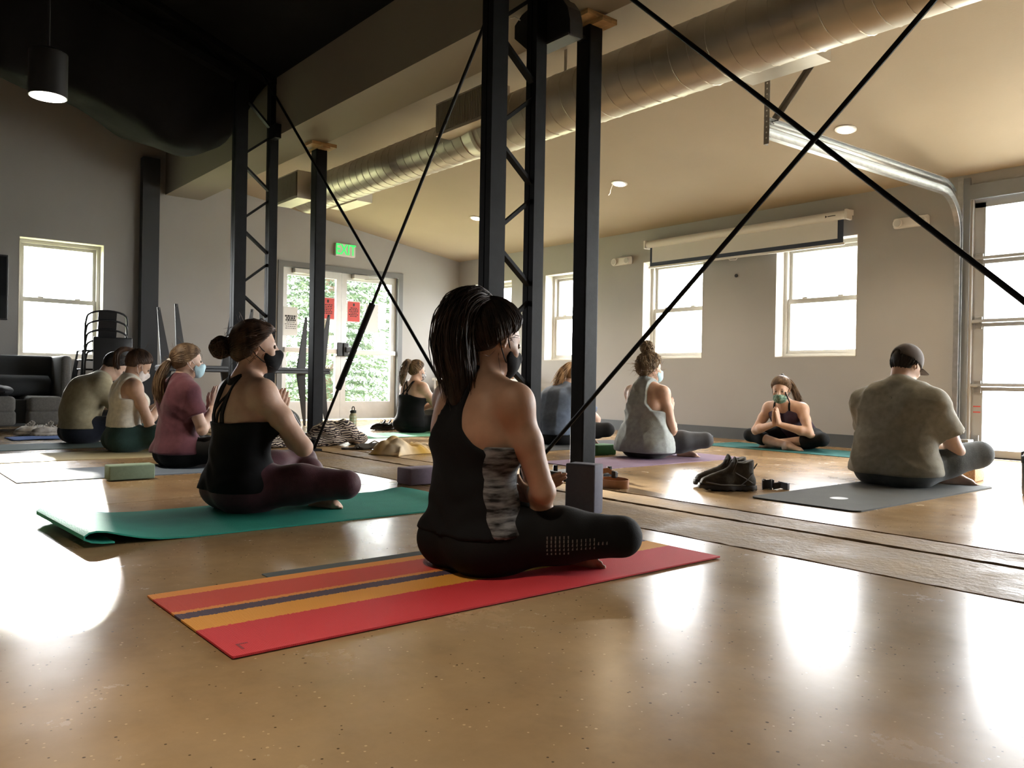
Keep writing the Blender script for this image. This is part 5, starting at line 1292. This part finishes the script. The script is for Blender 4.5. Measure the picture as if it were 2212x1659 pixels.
# sofa against the end wall
M_SOFA = mat('sofa_grey_fabric', (.16, .16, .155), .9, var=.12, scale=60, bump=.3, bscale=240, sheen=.2); M_SOFA2 = mat('sofa_dark_back', (.055, .06, .065), .9, bump=.3, bscale=240)
so = empty('sofa', (-9.95, 1.05, 0)); tag(so, 'grey fabric sofa with dark back and round bolster under the end wall window', 'sofa')
MB().rbox(-.38, -.20, -1.0, .82, .12, .80, .04, 4).build('back', M_SOFA2, so, smooth='auto')
MB().rbox(-.38, .30, .80, .90, .12, .80, .04, 4).build('wing', M_SOFA, so, smooth='auto')
for y0, y1 in ((-.90, -.12), (-.10, .375), (.475, .80)):
    MB().rbox(-.22, .43, y0, y1, .075, .225, .035, 4).build('seat_base', M_SOFA, so, smooth='auto'); MB().rbox(-.22, .44, y0+.005, y1-.005, .205, .37, .045, 4).build('seat_cushion', M_SOFA, so, smooth='auto')
MB().box(-.20, .30, .37, .48, .09, .33).build('seat_gap', M_SOFA2, so)
MB().tube([(-.075, -.95, .478), (-.075, .60, .475), (-.07, .74, .475), (-.07, .76, .475)], [.112, .112, .108, .075], 24).build('bolster', M_SOFA2, so, smooth='auto')
for y in (-.85, .15, .75): MB().cyl((.36, y, .0), (.36, y, .09), .022, .030, n=10).build('leg', mat('pale_wood_leg', (.55, .48, .38), .5), so)
f = Field().ell((0, 0, .05), (.10, .07, .06), .04).ell((.03, .05, .04), (.07, .06, .05), .04)
jk = blob('jacket', f, mat('navy_black_cloth', (.012, .014, .02), .7), .010, fn=lambda d, X, Y, Z: lump(d, X, Y, Z)); jk.location = (-9.62, 1.285, .375); tag(jk, 'small dark jacket bundled on the sofa seat', 'jacket')
# dark wall panel left of the window
tv = MB().rbox(XD+.01, XD+.08, .40, 1.50, 1.20, 1.93, .01).build('wall_screen', M_BLACKP); tag(tv, 'black wall-mounted screen beside the end wall window', 'screen')
MB().box(XD+.08, XD+.082, .42, 1.48, 1.22, 1.91).build('display_glass', mat('screen_glass', (.01, .012, .015), .1), tv)

# stack of black metal chairs
M_CH = mat('chair_black_metal', (.018, .019, .021), .35, metal=.3)
def cafe_chair(label):
    c = empty('metal_chair', (0, 0, 0)); tag(c, label, 'chair', 'stacked black metal chairs by the end wall window')
    MB().rbox(-.18, .18, -.195, .195, .44, .46, .008).build('seat', M_CH, c, smooth='auto')
    for sx in (-1, 1):
        for sy in (-1, 1): MB().tube([(.15 if sx > 0 else -.12, sy*.203, .455), (.257 if sx > 0 else -.227, sy*.255, 0)], [.012, .011], 8).build('leg', M_CH, c)
    lx = lambda z: -.185-.26*(z-.45)      # the back leans, so stacked hoops stand clear of each other
    hp_ = [(lx(z), -y, z) for y, z in ((.198, .45), (.212, .60), (.215, .74), (.205, .82))]+[(lx(.82+.075*math.sin(a)), -.205*math.cos(a), .82+.075*math.sin(a)) for a in [math.pi*i/10 for i in range(1, 10)]]+[(lx(z), y, z) for y, z in ((.205, .82), (.215, .74), (.212, .60), (.198, .45))]
    MB().tube(hp_, .011, 8).build('back_hoop', M_CH, c, smooth=True)
    MB().prism([(lx(.452), .452), (lx(.892), .892), (lx(.892)-.007, .892), (lx(.452)-.007, .452)], -.095, .095, lambda a, b, q: (a, q, b)).build('back_splat', M_CH, c)
    return c
names = ['lowest', 'second lowest', 'middle', 'second highest', 'topmost']
ch0 = cafe_chair('black metal chair, lowest in the stack by the end wall window'); ch0.location = (-10.16, 2.34, 0); ch0.rotation_euler = (0, 0, rad(180))
for i in range(1, 5):
    c = copy_tree(ch0); c.location = (-10.16, 2.34, .105*i); c['label'] = 'black metal chair, %s in the stack by the end wall window' % names[i]
# solid backed black chair in front of the stack
cb = empty('metal_chair', (-9.60, 2.38, 0), rad(180)); tag(cb, 'black solid-backed chair in front of the chair stack', 'chair')
MB().rbox(-.19, .19, -.19, .19, .44, .465, .01).build('seat', M_CH, cb)
MB().rbox(.165, .195, -.20, .20, .46, 1.02, .012).build('backrest', M_CH, cb, smooth='auto')
for sx in (-1, 1):
    for sy in (-1, 1): MB().tube([(sx*.165, sy*.165, .445), (sx*.20, sy*.19, 0)], [.02, .013], 8).build('leg', M_CH, cb)

# black tables by the door, each with another turned over on top
M_TB = mat('table_black', (.020, .021, .024), .45); M_TBE = mat('table_edge_grey', (.05, .053, .057), .4, metal=.4)
def table(label, y0, y1, grp):
    t = empty('bar_table', (-9.35, (y0+y1)/2, 0)); L_ = (y1-y0)/2-.02; tag(t, label, 'table', grp)
    MB().rbox(-.32, .32, -L_, L_, .655, .690, .006).build('table_top', M_TB, t); MB().box(-.325, .325, -L_-.004, L_+.004, .662, .684).build('edge_band', M_TBE, t)
    for sx in (-1, 1):
        for sy in (-1, 1):
            p0 = Vector((sx*.27, sy*(L_-.10), .655)); p1 = Vector((sx*.31, sy*(L_-.02), 0)); mb = MB(); d = (p1-p0); a = Vector((0, 1, 0)); b = Vector((1, 0, 0)); vs = []
            for p, w_ in ((p0, .055), (p1, .016)): vs += [p-a*w_-b*w_*.3, p+a*w_-b*w_*.3, p+a*w_+b*w_*.3, p-a*w_+b*w_*.3]
            mb.add(vs, [(0, 1, 2, 3), (7, 6, 5, 4), (0, 4, 5, 1), (1, 5, 6, 2), (2, 6, 7, 3), (3, 7, 4, 0)]).cyl(p1+Vector((0, 0, .03)), p1, .012, n=8); mb.build('tapered_leg', M_TB, t)
    return t
G_T = 'black tables by the double door'
ta = table('black table on tapered legs, set against the blank end wall', 2.78, 3.70, G_T); tb2 = table('black table on tapered legs, set in front of the door leaf', 3.72, 4.66, G_T)
for src, lb in ((ta, 'black table upturned on the table by the blank end wall, legs in the air'), (tb2, 'black table upturned on the table before the door, legs in the air')):
    c = copy_tree(src); c.rotation_euler = (math.pi, 0, 0); c.location.z = 1.379; c['label'] = lb
# low white table in the far corner
wt = empty('side_table', (-9.75, 7.45, 0)); tag(wt, 'low white table in the corner beyond the person at the door', 'table')
MB().rbox(-.85, .85, -.25, .25, .60, .64, .006).build('table_top', M_WHITE, wt)
for sx in (-1, 1):
    for sy in (-1, 1): MB().box(sx*.80-.025, sx*.80+.025, sy*.2-.025, sy*.2+.025, 0, .60).build('leg', M_WHITE, wt)
MB().box(-.8, .8, .19, .21, .1, .6).build('back_panel', M_BASE, wt)
bxx = MB().rbox(-9.12, -8.98, 7.40, 7.52, .64, .74, .006).build('small_box', mat('kraft_brown', (.22, .12, .06), .7)); tag(bxx, 'small brown box on the low white corner table', 'box')

SK1 = skin_mat('skin_tan', (.40, .235, .155)); SK2 = skin_mat('skin_fair', (.52, .335, .245)); SK3 = skin_mat('skin_light', (.56, .38, .29)); SK4 = skin_mat('skin_medium', (.46, .29, .205))
HB = hair_mat('hair_dark_brown', (.012, .008, .006), (.045, .026, .018)); HB2 = hair_mat('hair_brown', (.03, .017, .011), (.10, .055, .034)); HL = hair_mat('hair_light_brown', (.09, .055, .033), (.22, .145, .085))
HG = hair_mat('hair_blonde', (.17, .095, .045), (.50, .31, .15)); HC = hair_mat('hair_curly_dark_blonde', (.12, .085, .055), (.36, .27, .17)); HK = hair_mat('hair_black', (.008, .007, .007), (.03, .024, .02))
BLK = cloth('black_jersey', (.0045, .0045, .0055), .9, sheen=0); BLK2 = cloth('black_leggings', (.004, .004, .0045), .8, sheen=0)
MAR = cloth('maroon_leggings', (.075, .025, .035), .6); MAT_ = cloth('maroon_tee', (.105, .035, .048), .85)
MASKB = cloth('black_mask_cloth', (.006, .006, .007), .9, sheen=0); MASKS = cloth('surgical_mask_blue', (.42, .62, .70), .8); MASKW = cloth('white_mask_cloth', (.66, .60, .58))
def racer(hw_z, hw_w, hem, front=None):
    def clip(X, Y, Z):
        hw = np.interp(Z, hw_z, hw_w)
        return np.maximum(np.abs(X)-hw, hem-Z)
    return clip
def teeclip(hem):
    return lambda X, Y, Z: hem-Z+0*X
# --- woman on the striped mat
def camo(c):
    """printed side panel of the tank"""
    T = c['T']; lo, hi = T.bounds(); G = Grid(lo-.03, hi+.03, c['h']); X, Y, Z = G.pts(); d = G.eval(T)-np.float32(.0150)+np.float32(.002)*np.sin(Z*55+X*20)
    hw = np.interp(Z, [.10, .36, .42, .47], [.5, .5, .155, .10])
    d = np.maximum(d, np.abs(X)-hw); d = np.maximum(d, .135-Z); d = np.maximum(d, Z-.415); d = np.maximum(d, .088-X+np.float32(.03)*np.sin(Z*5)+.03*(Y > .02)); d = np.maximum(d, -.10-Y); d = np.maximum(d, Y-.075)
    np_mesh('side_panel', [surf_net(G, d.astype(np.float32))], mat('streaky_grey_print', (.012, .012, .013), .8, color2=(.22, .22, .225), scale=13, stretch=(1.2, 1.2, 6), detail=6, spec=.2), c['ob'])
def knit_holes(c):
    """openwork eyelets on the outer thigh"""
    k = c['kR']; hip = V3(.092, .015, .108); mb = MB()
    F = c['Lg']
    pts = []
    r = random.Random(4)
    for i in range(15):
        for j in range(5):
            t = .42+.034*i; z = .012*(j-2)+.0
            if abs(j-2) > 2.6*(1-i/16)+.3: continue
            q = hip+(k-hip)*t; pts.append(q+V3(.0, -.0, z-.01))
    P = project(F, pts, (.62, -.78, .05), .2, .005)
    for q in P: mb.obox(tuple(q+V3(0, 0, -.005)), tuple(q+V3(0, 0, .005)), .004, .003, (.62, -.78, 0))
    tag(mb.build('eyelet_pattern', mat('eyelet_grey', (.13, .115, .10), .8), c['ob']), kind='stuff')
person('person in a black racerback tank with dark ponytail seated on the striped mat', (-2.085, 1.615), 0, .985, SK1,
    dict(neck=(0, .0, .605), chest=(0, -.02, .44), lumbar=(0, -.035, .26), head=(-6, 14, 0), headc=(.0, .04, .755), eR=(.228, .07, .275), eL=(-.23, .09, .28), wR=(.03, .21, .22), wL=(-.03, .23, .22),
         hR=((-.5, .3, .35), (-.5, -.5, -.5), (-.2, -.8, .5)), hL=((.5, .3, .35), (.5, -.5, -.5), (.2, -.8, .5)), kR=(.335, .315, .125), kL=(-.31, .33, .16), aR=(-.12, .40, .06), aL=(.12, .31, .05), shw=.172, fat=1.03),
    h=.0075, fine=.004,
    hair=hair_style(HB, tie=(0, -.055, .10), n=520, thick=.016, pony=[(-.005, -.06, .868), (-.012, -.10, .825), (-.015, -.112, .74), (-.010, -.098, .65), (-.004, -.088, .56)], pw=.072, pprof=(.4, .8, 1, 1.1, .7), npony=620, r=.0021, loose=.012, band=HB, seed=2, halo=60, puff=.006),
    garments=[top('tank_top', BLK, .012, racer([.09, .34, .385, .42, .47, .53, .62], [.5, .5, .165, .115, .07, .048, .04], .13), fold=lambda X, Y, Z: .0022*np.sin(Z*75+X*14+2*np.sin(X*30))*np.clip((.36-Z)*8, 0, 1), neckr=.055), camo,
              pants('leggings', BLK2, .006, .80), knit_holes],
    mask=face_mask(MASKB))
# --- woman on the teal mat
person('person in a strappy black top and maroon leggings with low bun on the teal mat', (-3.64, 1.455), 0, 1.0, SK2,
    dict(neck=(0, .005, .59), chest=(0, -.01, .43), head=(-16, -2, 0), headc=(.005, .035, .745), eR=(.225, .175, .295), eL=(-.23, .17, .30), wR=(.022, .13, .40), wL=(-.022, .13, .40), kR=(.34, .33, .13), kL=(-.24, .40, .19), aL=(.13, .33, .05), aR=(-.10, .43, .06), fL=((.88, .40, -.05), (-.2, .55, .8)), fat=1.06, shw=.175, arm=1.08),
    h=.0085, fine=.0045,
    hair=hair_style(HB2, tie=(0, -.09, -.005), n=420, thick=.015, bun=((-.005, -.150, .0), .047), r=.0022, seed=5, halo=70, puff=.006),
    garments=[top('strappy_top', BLK, .014, lambda X, Y, Z: np.maximum(Z-np.where(Y < .03, .402+.10*np.clip(np.abs(X)-.10, 0, 1), .46), .10-Z), fold=lambda X, Y, Z: .0025*np.sin(Z*70+X*12+2*np.sin(X*26))*np.clip((.34-Z)*8, 0, 1), neckr=0),
              strap('shoulder_strap', BLK, [(.045, -.2, .40), (.05, -.2, .47), (.055, -.2, .56), (.06, -.12, .63)], .030, (0, -1, .25)), strap('shoulder_strap', BLK, [(-.045, -.2, .40), (-.05, -.2, .47), (-.055, -.2, .56), (-.06, -.12, .63)], .030, (0, -1, .25)),
              strap('cross_strap', BLK, [(-.01, -.2, .40), (.02, -.2, .48), (.05, -.2, .56)], .016), strap('cross_strap', BLK, [(-.09, -.2, .40), (-.02, -.2, .49), (.05, -.2, .575)], .016), strap('halter_strap', BLK, [(-.07, -.08, .62), (0, -.12, .605), (.07, -.08, .62)], .030, (0, -1, .5)),
              pants('leggings', MAR, .005, .92, fold=folds(.003, 3, .8), waist=.245)],
    mask=face_mask(MASKB))
# --- girl in maroon tee
person('person in a maroon tee with light brown ponytail and pale blue mask, palms together', (-5.60, 1.79), 0, .95, SK3,
    dict(neck=(0, .0, .59), head=(-4, 2, 0), headc=(0, .04, .745), eR=(.215, .075, .27), eL=(-.215, .08, .27), wR=(.022, .215, .415), wL=(-.022, .215, .415), shw=.158, fat=.97, hR=((0, .30, .95), (-1, 0, 0), (0, -.95, .3)), hL=((0, .30, .95), (1, 0, 0), (0, -.95, .3))),
    h=.0095, fine=.004,
    hair=hair_style(HL, tie=(0, -.10, .0), n=320, thick=.013, pony=[(-.0, -.115, .70), (-.005, -.15, .62), (.0, -.155, .52), (.005, -.135, .44)], pw=.036, npony=260, r=.0024, seed=8, loose=.010, band=M_WHITE, halo=60),
    garments=[top('tee', MAT_, .014, teeclip(.10), fold=folds(.014, 4), flare=.04, extra=1, sleeves=.62, soff=.012, sl_flare=.012), pants('leggings', BLK2, .006)],
    mask=face_mask(MASKS, boxy=1, loop=MASKW))
# --- woman in white crop top
person('person in a white sleeveless top and green leggings, head bowed over joined palms', (-6.90, 1.79), 0, .96, SK4,
    dict(neck=(0, .02, .585), chest=(0, .0, .43), head=(-4, 34, 0), headc=(0, .085, .715), eR=(.205, .11, .255), eL=(-.205, .12, .26), wR=(.022, .25, .385), wL=(-.022, .25, .385), fat=1.06, kR=(.35, .32, .15), hR=((0, .20, .98), (-1, 0, 0), (0, -.98, .2)), hL=((0, .20, .98), (1, 0, 0), (0, -.98, .2)), aL=(.13, .36, .05), fL=((.9, .35, .0), (-.2, .5, .85))),
    h=.0105, fine=.0045,
    hair=hair_style(HB2, tie=(0, -.075, .075), n=280, thick=.013, pony=[(0, -.035, .845), (0, -.085, .80), (.005, -.09, .72), (.01, -.075, .68)], pw=.024, npony=140, r=.0026, seed=11, loose=.01, halo=50),
    garments=[top('crop_top', cloth('ivory_knit', (.66, .62, .53), .85, bump=.3, bscale=300), .010, racer([.15, .40, .44, .52, .64], [.5, .5, .15, .125, .115], .205), fold=folds(.003, 6), neckr=.058), pants('leggings', cloth('deep_green_leggings', (.022, .055, .05), .6), .006, .9, waist=.26)],
    mask=face_mask(MASKW))
# --- person in olive tee behind
person('person in an olive tee with short dark hair, bent forward near the sofa', (-7.95, 1.70), 0, 1.03, SK3,
    dict(male=True, hump=(0, .0, .36, .165, .13, .17), shd=.075, neck=(0, .15, .545), chest=(0, .045, .44), lumbar=(0, -.05, .26), head=(0, 40, 0), headc=(0, .245, .665), eR=(.24, .27, .24), eL=(-.24, .27, .24), wR=(.03, .38, .30), wL=(-.03, .38, .30), fat=1.05, w=1.05, kR=(.30, .40, .22), kL=(-.28, .45, .22), aL=(.10, .42, .06), aR=(-.10, .48, .06), shw=.175),
    h=.011, fine=.006,
    hair=hair_style(HK, tie=(0, .02, .09), n=160, thick=.009, r=.003, seed=13),
    garments=[top('tee', cloth('olive_tee', (.33, .29, .19), .9), .018, teeclip(.13), fold=folds(.018, 9), extra=1, sleeves=.62, soff=.014, sl_flare=.014), pants('shorts', cloth('navy_shorts', (.018, .022, .035), .8), .012, 0)])
# --- woman by the door
person('person in a black strappy top with wavy ponytail and patterned mask by the double door', (-7.92, 5.12), 6, .97, SK2,
    dict(neck=(0, .02, .585), chest=(0, .0, .43), head=(-8, 2, 0), headc=(0, .06, .735), eR=(.23, .22, .26), eL=(-.23, .22, .26), wR=(.03, .36, .33), wL=(-.03, .36, .33), fat=1.14, arm=1.12, w=1.03),
    h=.0115, fine=.006,
    hair=hair_style(hair_mat('hair_ombre_wavy', (.035, .02, .012), (.22, .14, .07)), tie=(0, -.075, .075), n=260, thick=.013, pony=[(0, -.085, .835), (0, -.135, .75), (-.01, -.15, .66), (-.01, -.155, .56)], pw=.042, npony=220, r=.003, wave=.010, seed=17, loose=.012),
    garments=[top('strappy_top', BLK, .012, lambda X, Y, Z: np.maximum(Z-np.where(Y < .05, .45-.35*np.clip(np.abs(X)-.09, 0, .3), .46), .07-Z), fold=folds(.006, 2), neckr=0)]
      + [strap('thin_strap', BLK, q, .011) for q in ([(.02, -.2, .44), (.05, -.2, .52), (.075, -.12, .61)], [(-.02, -.2, .44), (-.05, -.2, .52), (-.075, -.12, .61)], [(.06, -.2, .44), (.0, -.2, .52), (-.06, -.14, .61)], [(-.06, -.2, .44), (.0, -.2, .52), (.06, -.14, .61)])]
      + [pants('leggings', BLK2, .006)],
    mask=face_mask(mat('mask_white_black_print', (.72, .72, .72), .8, color2=(.02, .02, .03), scale=45, detail=1), loop=MASKW))
# --- person in slate blue tee
person('person in a slate blue tee with strawberry blonde ponytail, hunched behind the square post', (-5.86, 5.46), 0, 1.02, SK3,
    dict(hump=(0, .01, .34, .18, .14, .17), shd=.07,neck=(0, .13, .52), chest=(0, .03, .41), lumbar=(0, -.05, .25), head=(0, 36, 0), headc=(0, .225, .645), eR=(.24, .30, .24), eL=(-.24, .30, .24), wR=(.03, .40, .30), wL=(-.03, .40, .30), fat=1.16, w=1.06, kR=(.36, .33, .15), arm=1.15),
    h=.0115, fine=.006,
    hair=hair_style(HG, tie=(0, -.07, .08), n=260, thick=.013, pony=[(0, .150, .750), (-.012, .09, .69), (-.02, .045, .61), (-.025, .0, .54)], pw=.045, npony=220, r=.003, loose=.018, seed=19),
    garments=[top('tee', cloth('slate_blue_tee', (.105, .135, .19), .9), .020, teeclip(.10), fold=folds(.02, 12), extra=1, sleeves=.72, soff=.018, sl_flare=.014), pants('leggings', BLK2, .007)])
# --- curly bun, grey tank
person('person in a loose grey tank with a curly top bun on the purple mat', (-4.42, 5.13), 2, .985, SK2,
    dict(neck=(0, .0, .595), chest=(0, -.012, .44), head=(-14, 0, 0), headc=(0, .035, .745), eR=(.215, .07, .245), eL=(-.215, .07, .25), wR=(.03, .26, .35), wL=(-.03, .26, .35), kR=(.33, .36, .155), kL=(-.31, .34, .15), aL=(.13, .36, .05), fL=((.86, .45, -.05), (-.2, .5, .85)), arm=.98),
    h=.009, fine=.0045,
    hair=hair_style(HC, tie=(0, -.045, .105), n=420, thick=.018, bun=((0, -.035, .172), .056), r=.0028, seed=23, halo=200, curly=.008, puff=.004),
    garments=[top('tank_top', cloth('heather_grey_jersey', (.30, .33, .325), .85, bump=.2), .018, racer([.05, .36, .40, .46, .53, .62], [.5, .5, .135, .098, .088, .075], .055), fold=folds(.030, 21, 1.1, 4), flare=.12, extra=1, neckr=.060), pants('leggings', cloth('charcoal_leggings', (.022, .022, .024), .7), .007, .93)],
    mask=face_mask(MASKS, boxy=1, loop=MASKW))
# --- instructor facing the class
person('person facing the class in plum tank and green mask, leaning over joined palms', (-4.32, 7.24), 186, 1.0, SK2,
    dict(neck=(0, .30, .43), chest=(0, .19, .33), lumbar=(0, .03, .22), head=(14, 14, 0), headc=(0, .365, .575), sho=(0, 0, .0), eR=(.27, .33, .175), eL=(-.27, .33, .175), wR=(.022, .44, .25), wL=(-.022, .44, .25), hR=((-.05, .22, .97), (-1, 0, 0), (0, -.97, .2)), hL=((.05, .22, .97), (1, 0, 0), (0, -.97, .2)), kR=(.36, .26, .12), kL=(-.36, .26, .12), aR=(-.08, .36, .05), aL=(.10, .28, .06), fR=((-.9, -.1, -.05), (0, .6, .8)), fat=1.02),
    h=.010, fine=.0045,
    hair=hair_style(HL, tie=(0, -.06, .09), n=280, thick=.012, pony=[(-.03, .285, .66), (-.065, .24, .59), (-.105, .225, .50), (-.125, .20, .40)], pw=.030, npony=200, r=.0026, seed=29, loose=.012, band=HK),
    garments=[top('tank_top', cloth('plum_knit', (.045, .025, .045), .85), .009, lambda X, Y, Z: np.maximum(Z-np.where(Y > .25, .40-np.abs(X)*.3, .47), .10-Z), fold=folds(.004, 2), neckr=.09), pants('leggings', BLK2, .006, .42),
              strap('shoulder_strap', BLK, [(.07, .45, .36), (.075, .42, .42), (.07, .33, .49)], .018, (0, .8, .6)), strap('shoulder_strap', BLK, [(-.07, .45, .36), (-.075, .42, .42), (-.07, .33, .49)], .018, (0, .8, .6))],
    mask=face_mask(mat('mask_green_print', (.03, .09, .06), .8, color2=(.20, .30, .22), scale=60, detail=2), loop=MASKB, z_top=-.022))
# --- man in grey tee and cap
def ball_cap(m):
    def go(c):
        H, Rh = c['H'], c['Rh']; F = Field(); F.ell(H(0, -.012, .036), CRR+V3(.012, .013, .012), .02, Rh)
        lo, hi = F.bounds(); G = Grid(lo-.02, hi+.02, .006); X, Y, Z = G.pts(); d = G.eval(F); p = np.stack([X-c['hc'][0], Y-c['hc'][1], Z-c['hc'][2]], -1)@Rh; x, y, z = p[..., 0], p[..., 1], p[..., 2]
        d = np.maximum(d, .020-z-.12*(y)-.0); d = np.maximum(d, -(np.sqrt(x*x*1.0+((z-.035)*1.25)**2)-.034)*(y < -.04)*1.0-1.0*(y >= -.04))
        cp = np_mesh('baseball_cap', [surf_net(G, d.astype(np.float32))], m, c['ob'])
        mb = MB(); mb.sheet(lambda u, v: tuple(H((u-.5)*.150, .070+.085*v*math.cos((u-.5)*2.0)+.018*math.cos((u-.5)*3), .030-.006*v-.55*(u-.5)**2*.16)), 14, 8, .004); mb.build('cap_brim', m, cp, smooth=True)
        MB().tube([tuple(H(.034*math.cos(a), -.108-.0*abs(math.sin(a)), .030+.034*math.sin(a))) for a in [math.pi*i/10 for i in range(11)]], .003, 6).build('cap_opening_trim', m, cp)
        ell_c = H(0, -.012, .128); blob('cap_button', Field().ell(ell_c+0, (.008, .008, .006), .01), m, .004, cp)
    return go
def tee_logo(c):
    pts = [(.030*math.cos(a), -.3, .572+.010*math.sin(a)) for a in [2*math.pi*i/24 for i in range(25)]]+[]
    pr = project(c['T'], pts, (0, -1, .2), .1, .024); mb = MB().tube([tuple(p) for p in pr], .0022, 5)
    pr = project(c['T'], [(-.018, -.3, .577), (-.008, -.3, .569), (0, -.3, .577), (.008, -.3, .569), (.018, -.3, .577)], (0, -1, .2), .1, .024); mb.tube([tuple(p) for p in pr], .0022, 5)
    mb.build('collar_logo', M_INK, c['ob'])
person('person in a grey tee, dark grey pants and baseball cap seated on the grey mat', (-2.37, 5.12), -4, 1.02, SK3,
    dict(male=True, shd=.085, neck=(0, .03, .600), chest=(0, .0, .445), lumbar=(0, -.035, .27), head=(-14, 26, 0), headc=(0, .095, .735), eR=(.275, .17, .225), eL=(-.275, .17, .225), wR=(.04, .24, .17), wL=(-.04, .25, .17), hR=((-.7, .4, -.2), (0, -.3, -1), (-.2, .8, .3)), hL=((.7, .4, -.2), (0, -.3, -1), (.2, .8, .3)), w=1.20, fat=1.10, shw=.178, arm=1.22, kR=(.32, .36, .20), kL=(-.34, .36, .18), aL=(.16, .36, .055), fL=((.85, .5, -.05), (-.2, .5, .85)), fs=1.02, leg=1.08),
    h=.009, fine=.0045,
    hair=hair_style(HK, tie=(0, .0, .10), n=160, thick=.006, c0=.004, r=.0025, seed=31),
    garments=[top('tee', cloth('warm_grey_tee', (.255, .245, .205), .9), .020, teeclip(.075), fold=folds(.030, 33, .8, 4), flare=.05, extra=1, sleeves=.62, soff=.016, sl_flare=.012, neckr=.066), pants('pants', cloth('dark_grey_denim', (.075, .085, .09), .85, bump=.25), .010, .9, fold=folds(.008, 15), widen=.008), ball_cap(cloth('cap_grey_brown', (.085, .072, .068), .85)), tee_logo])
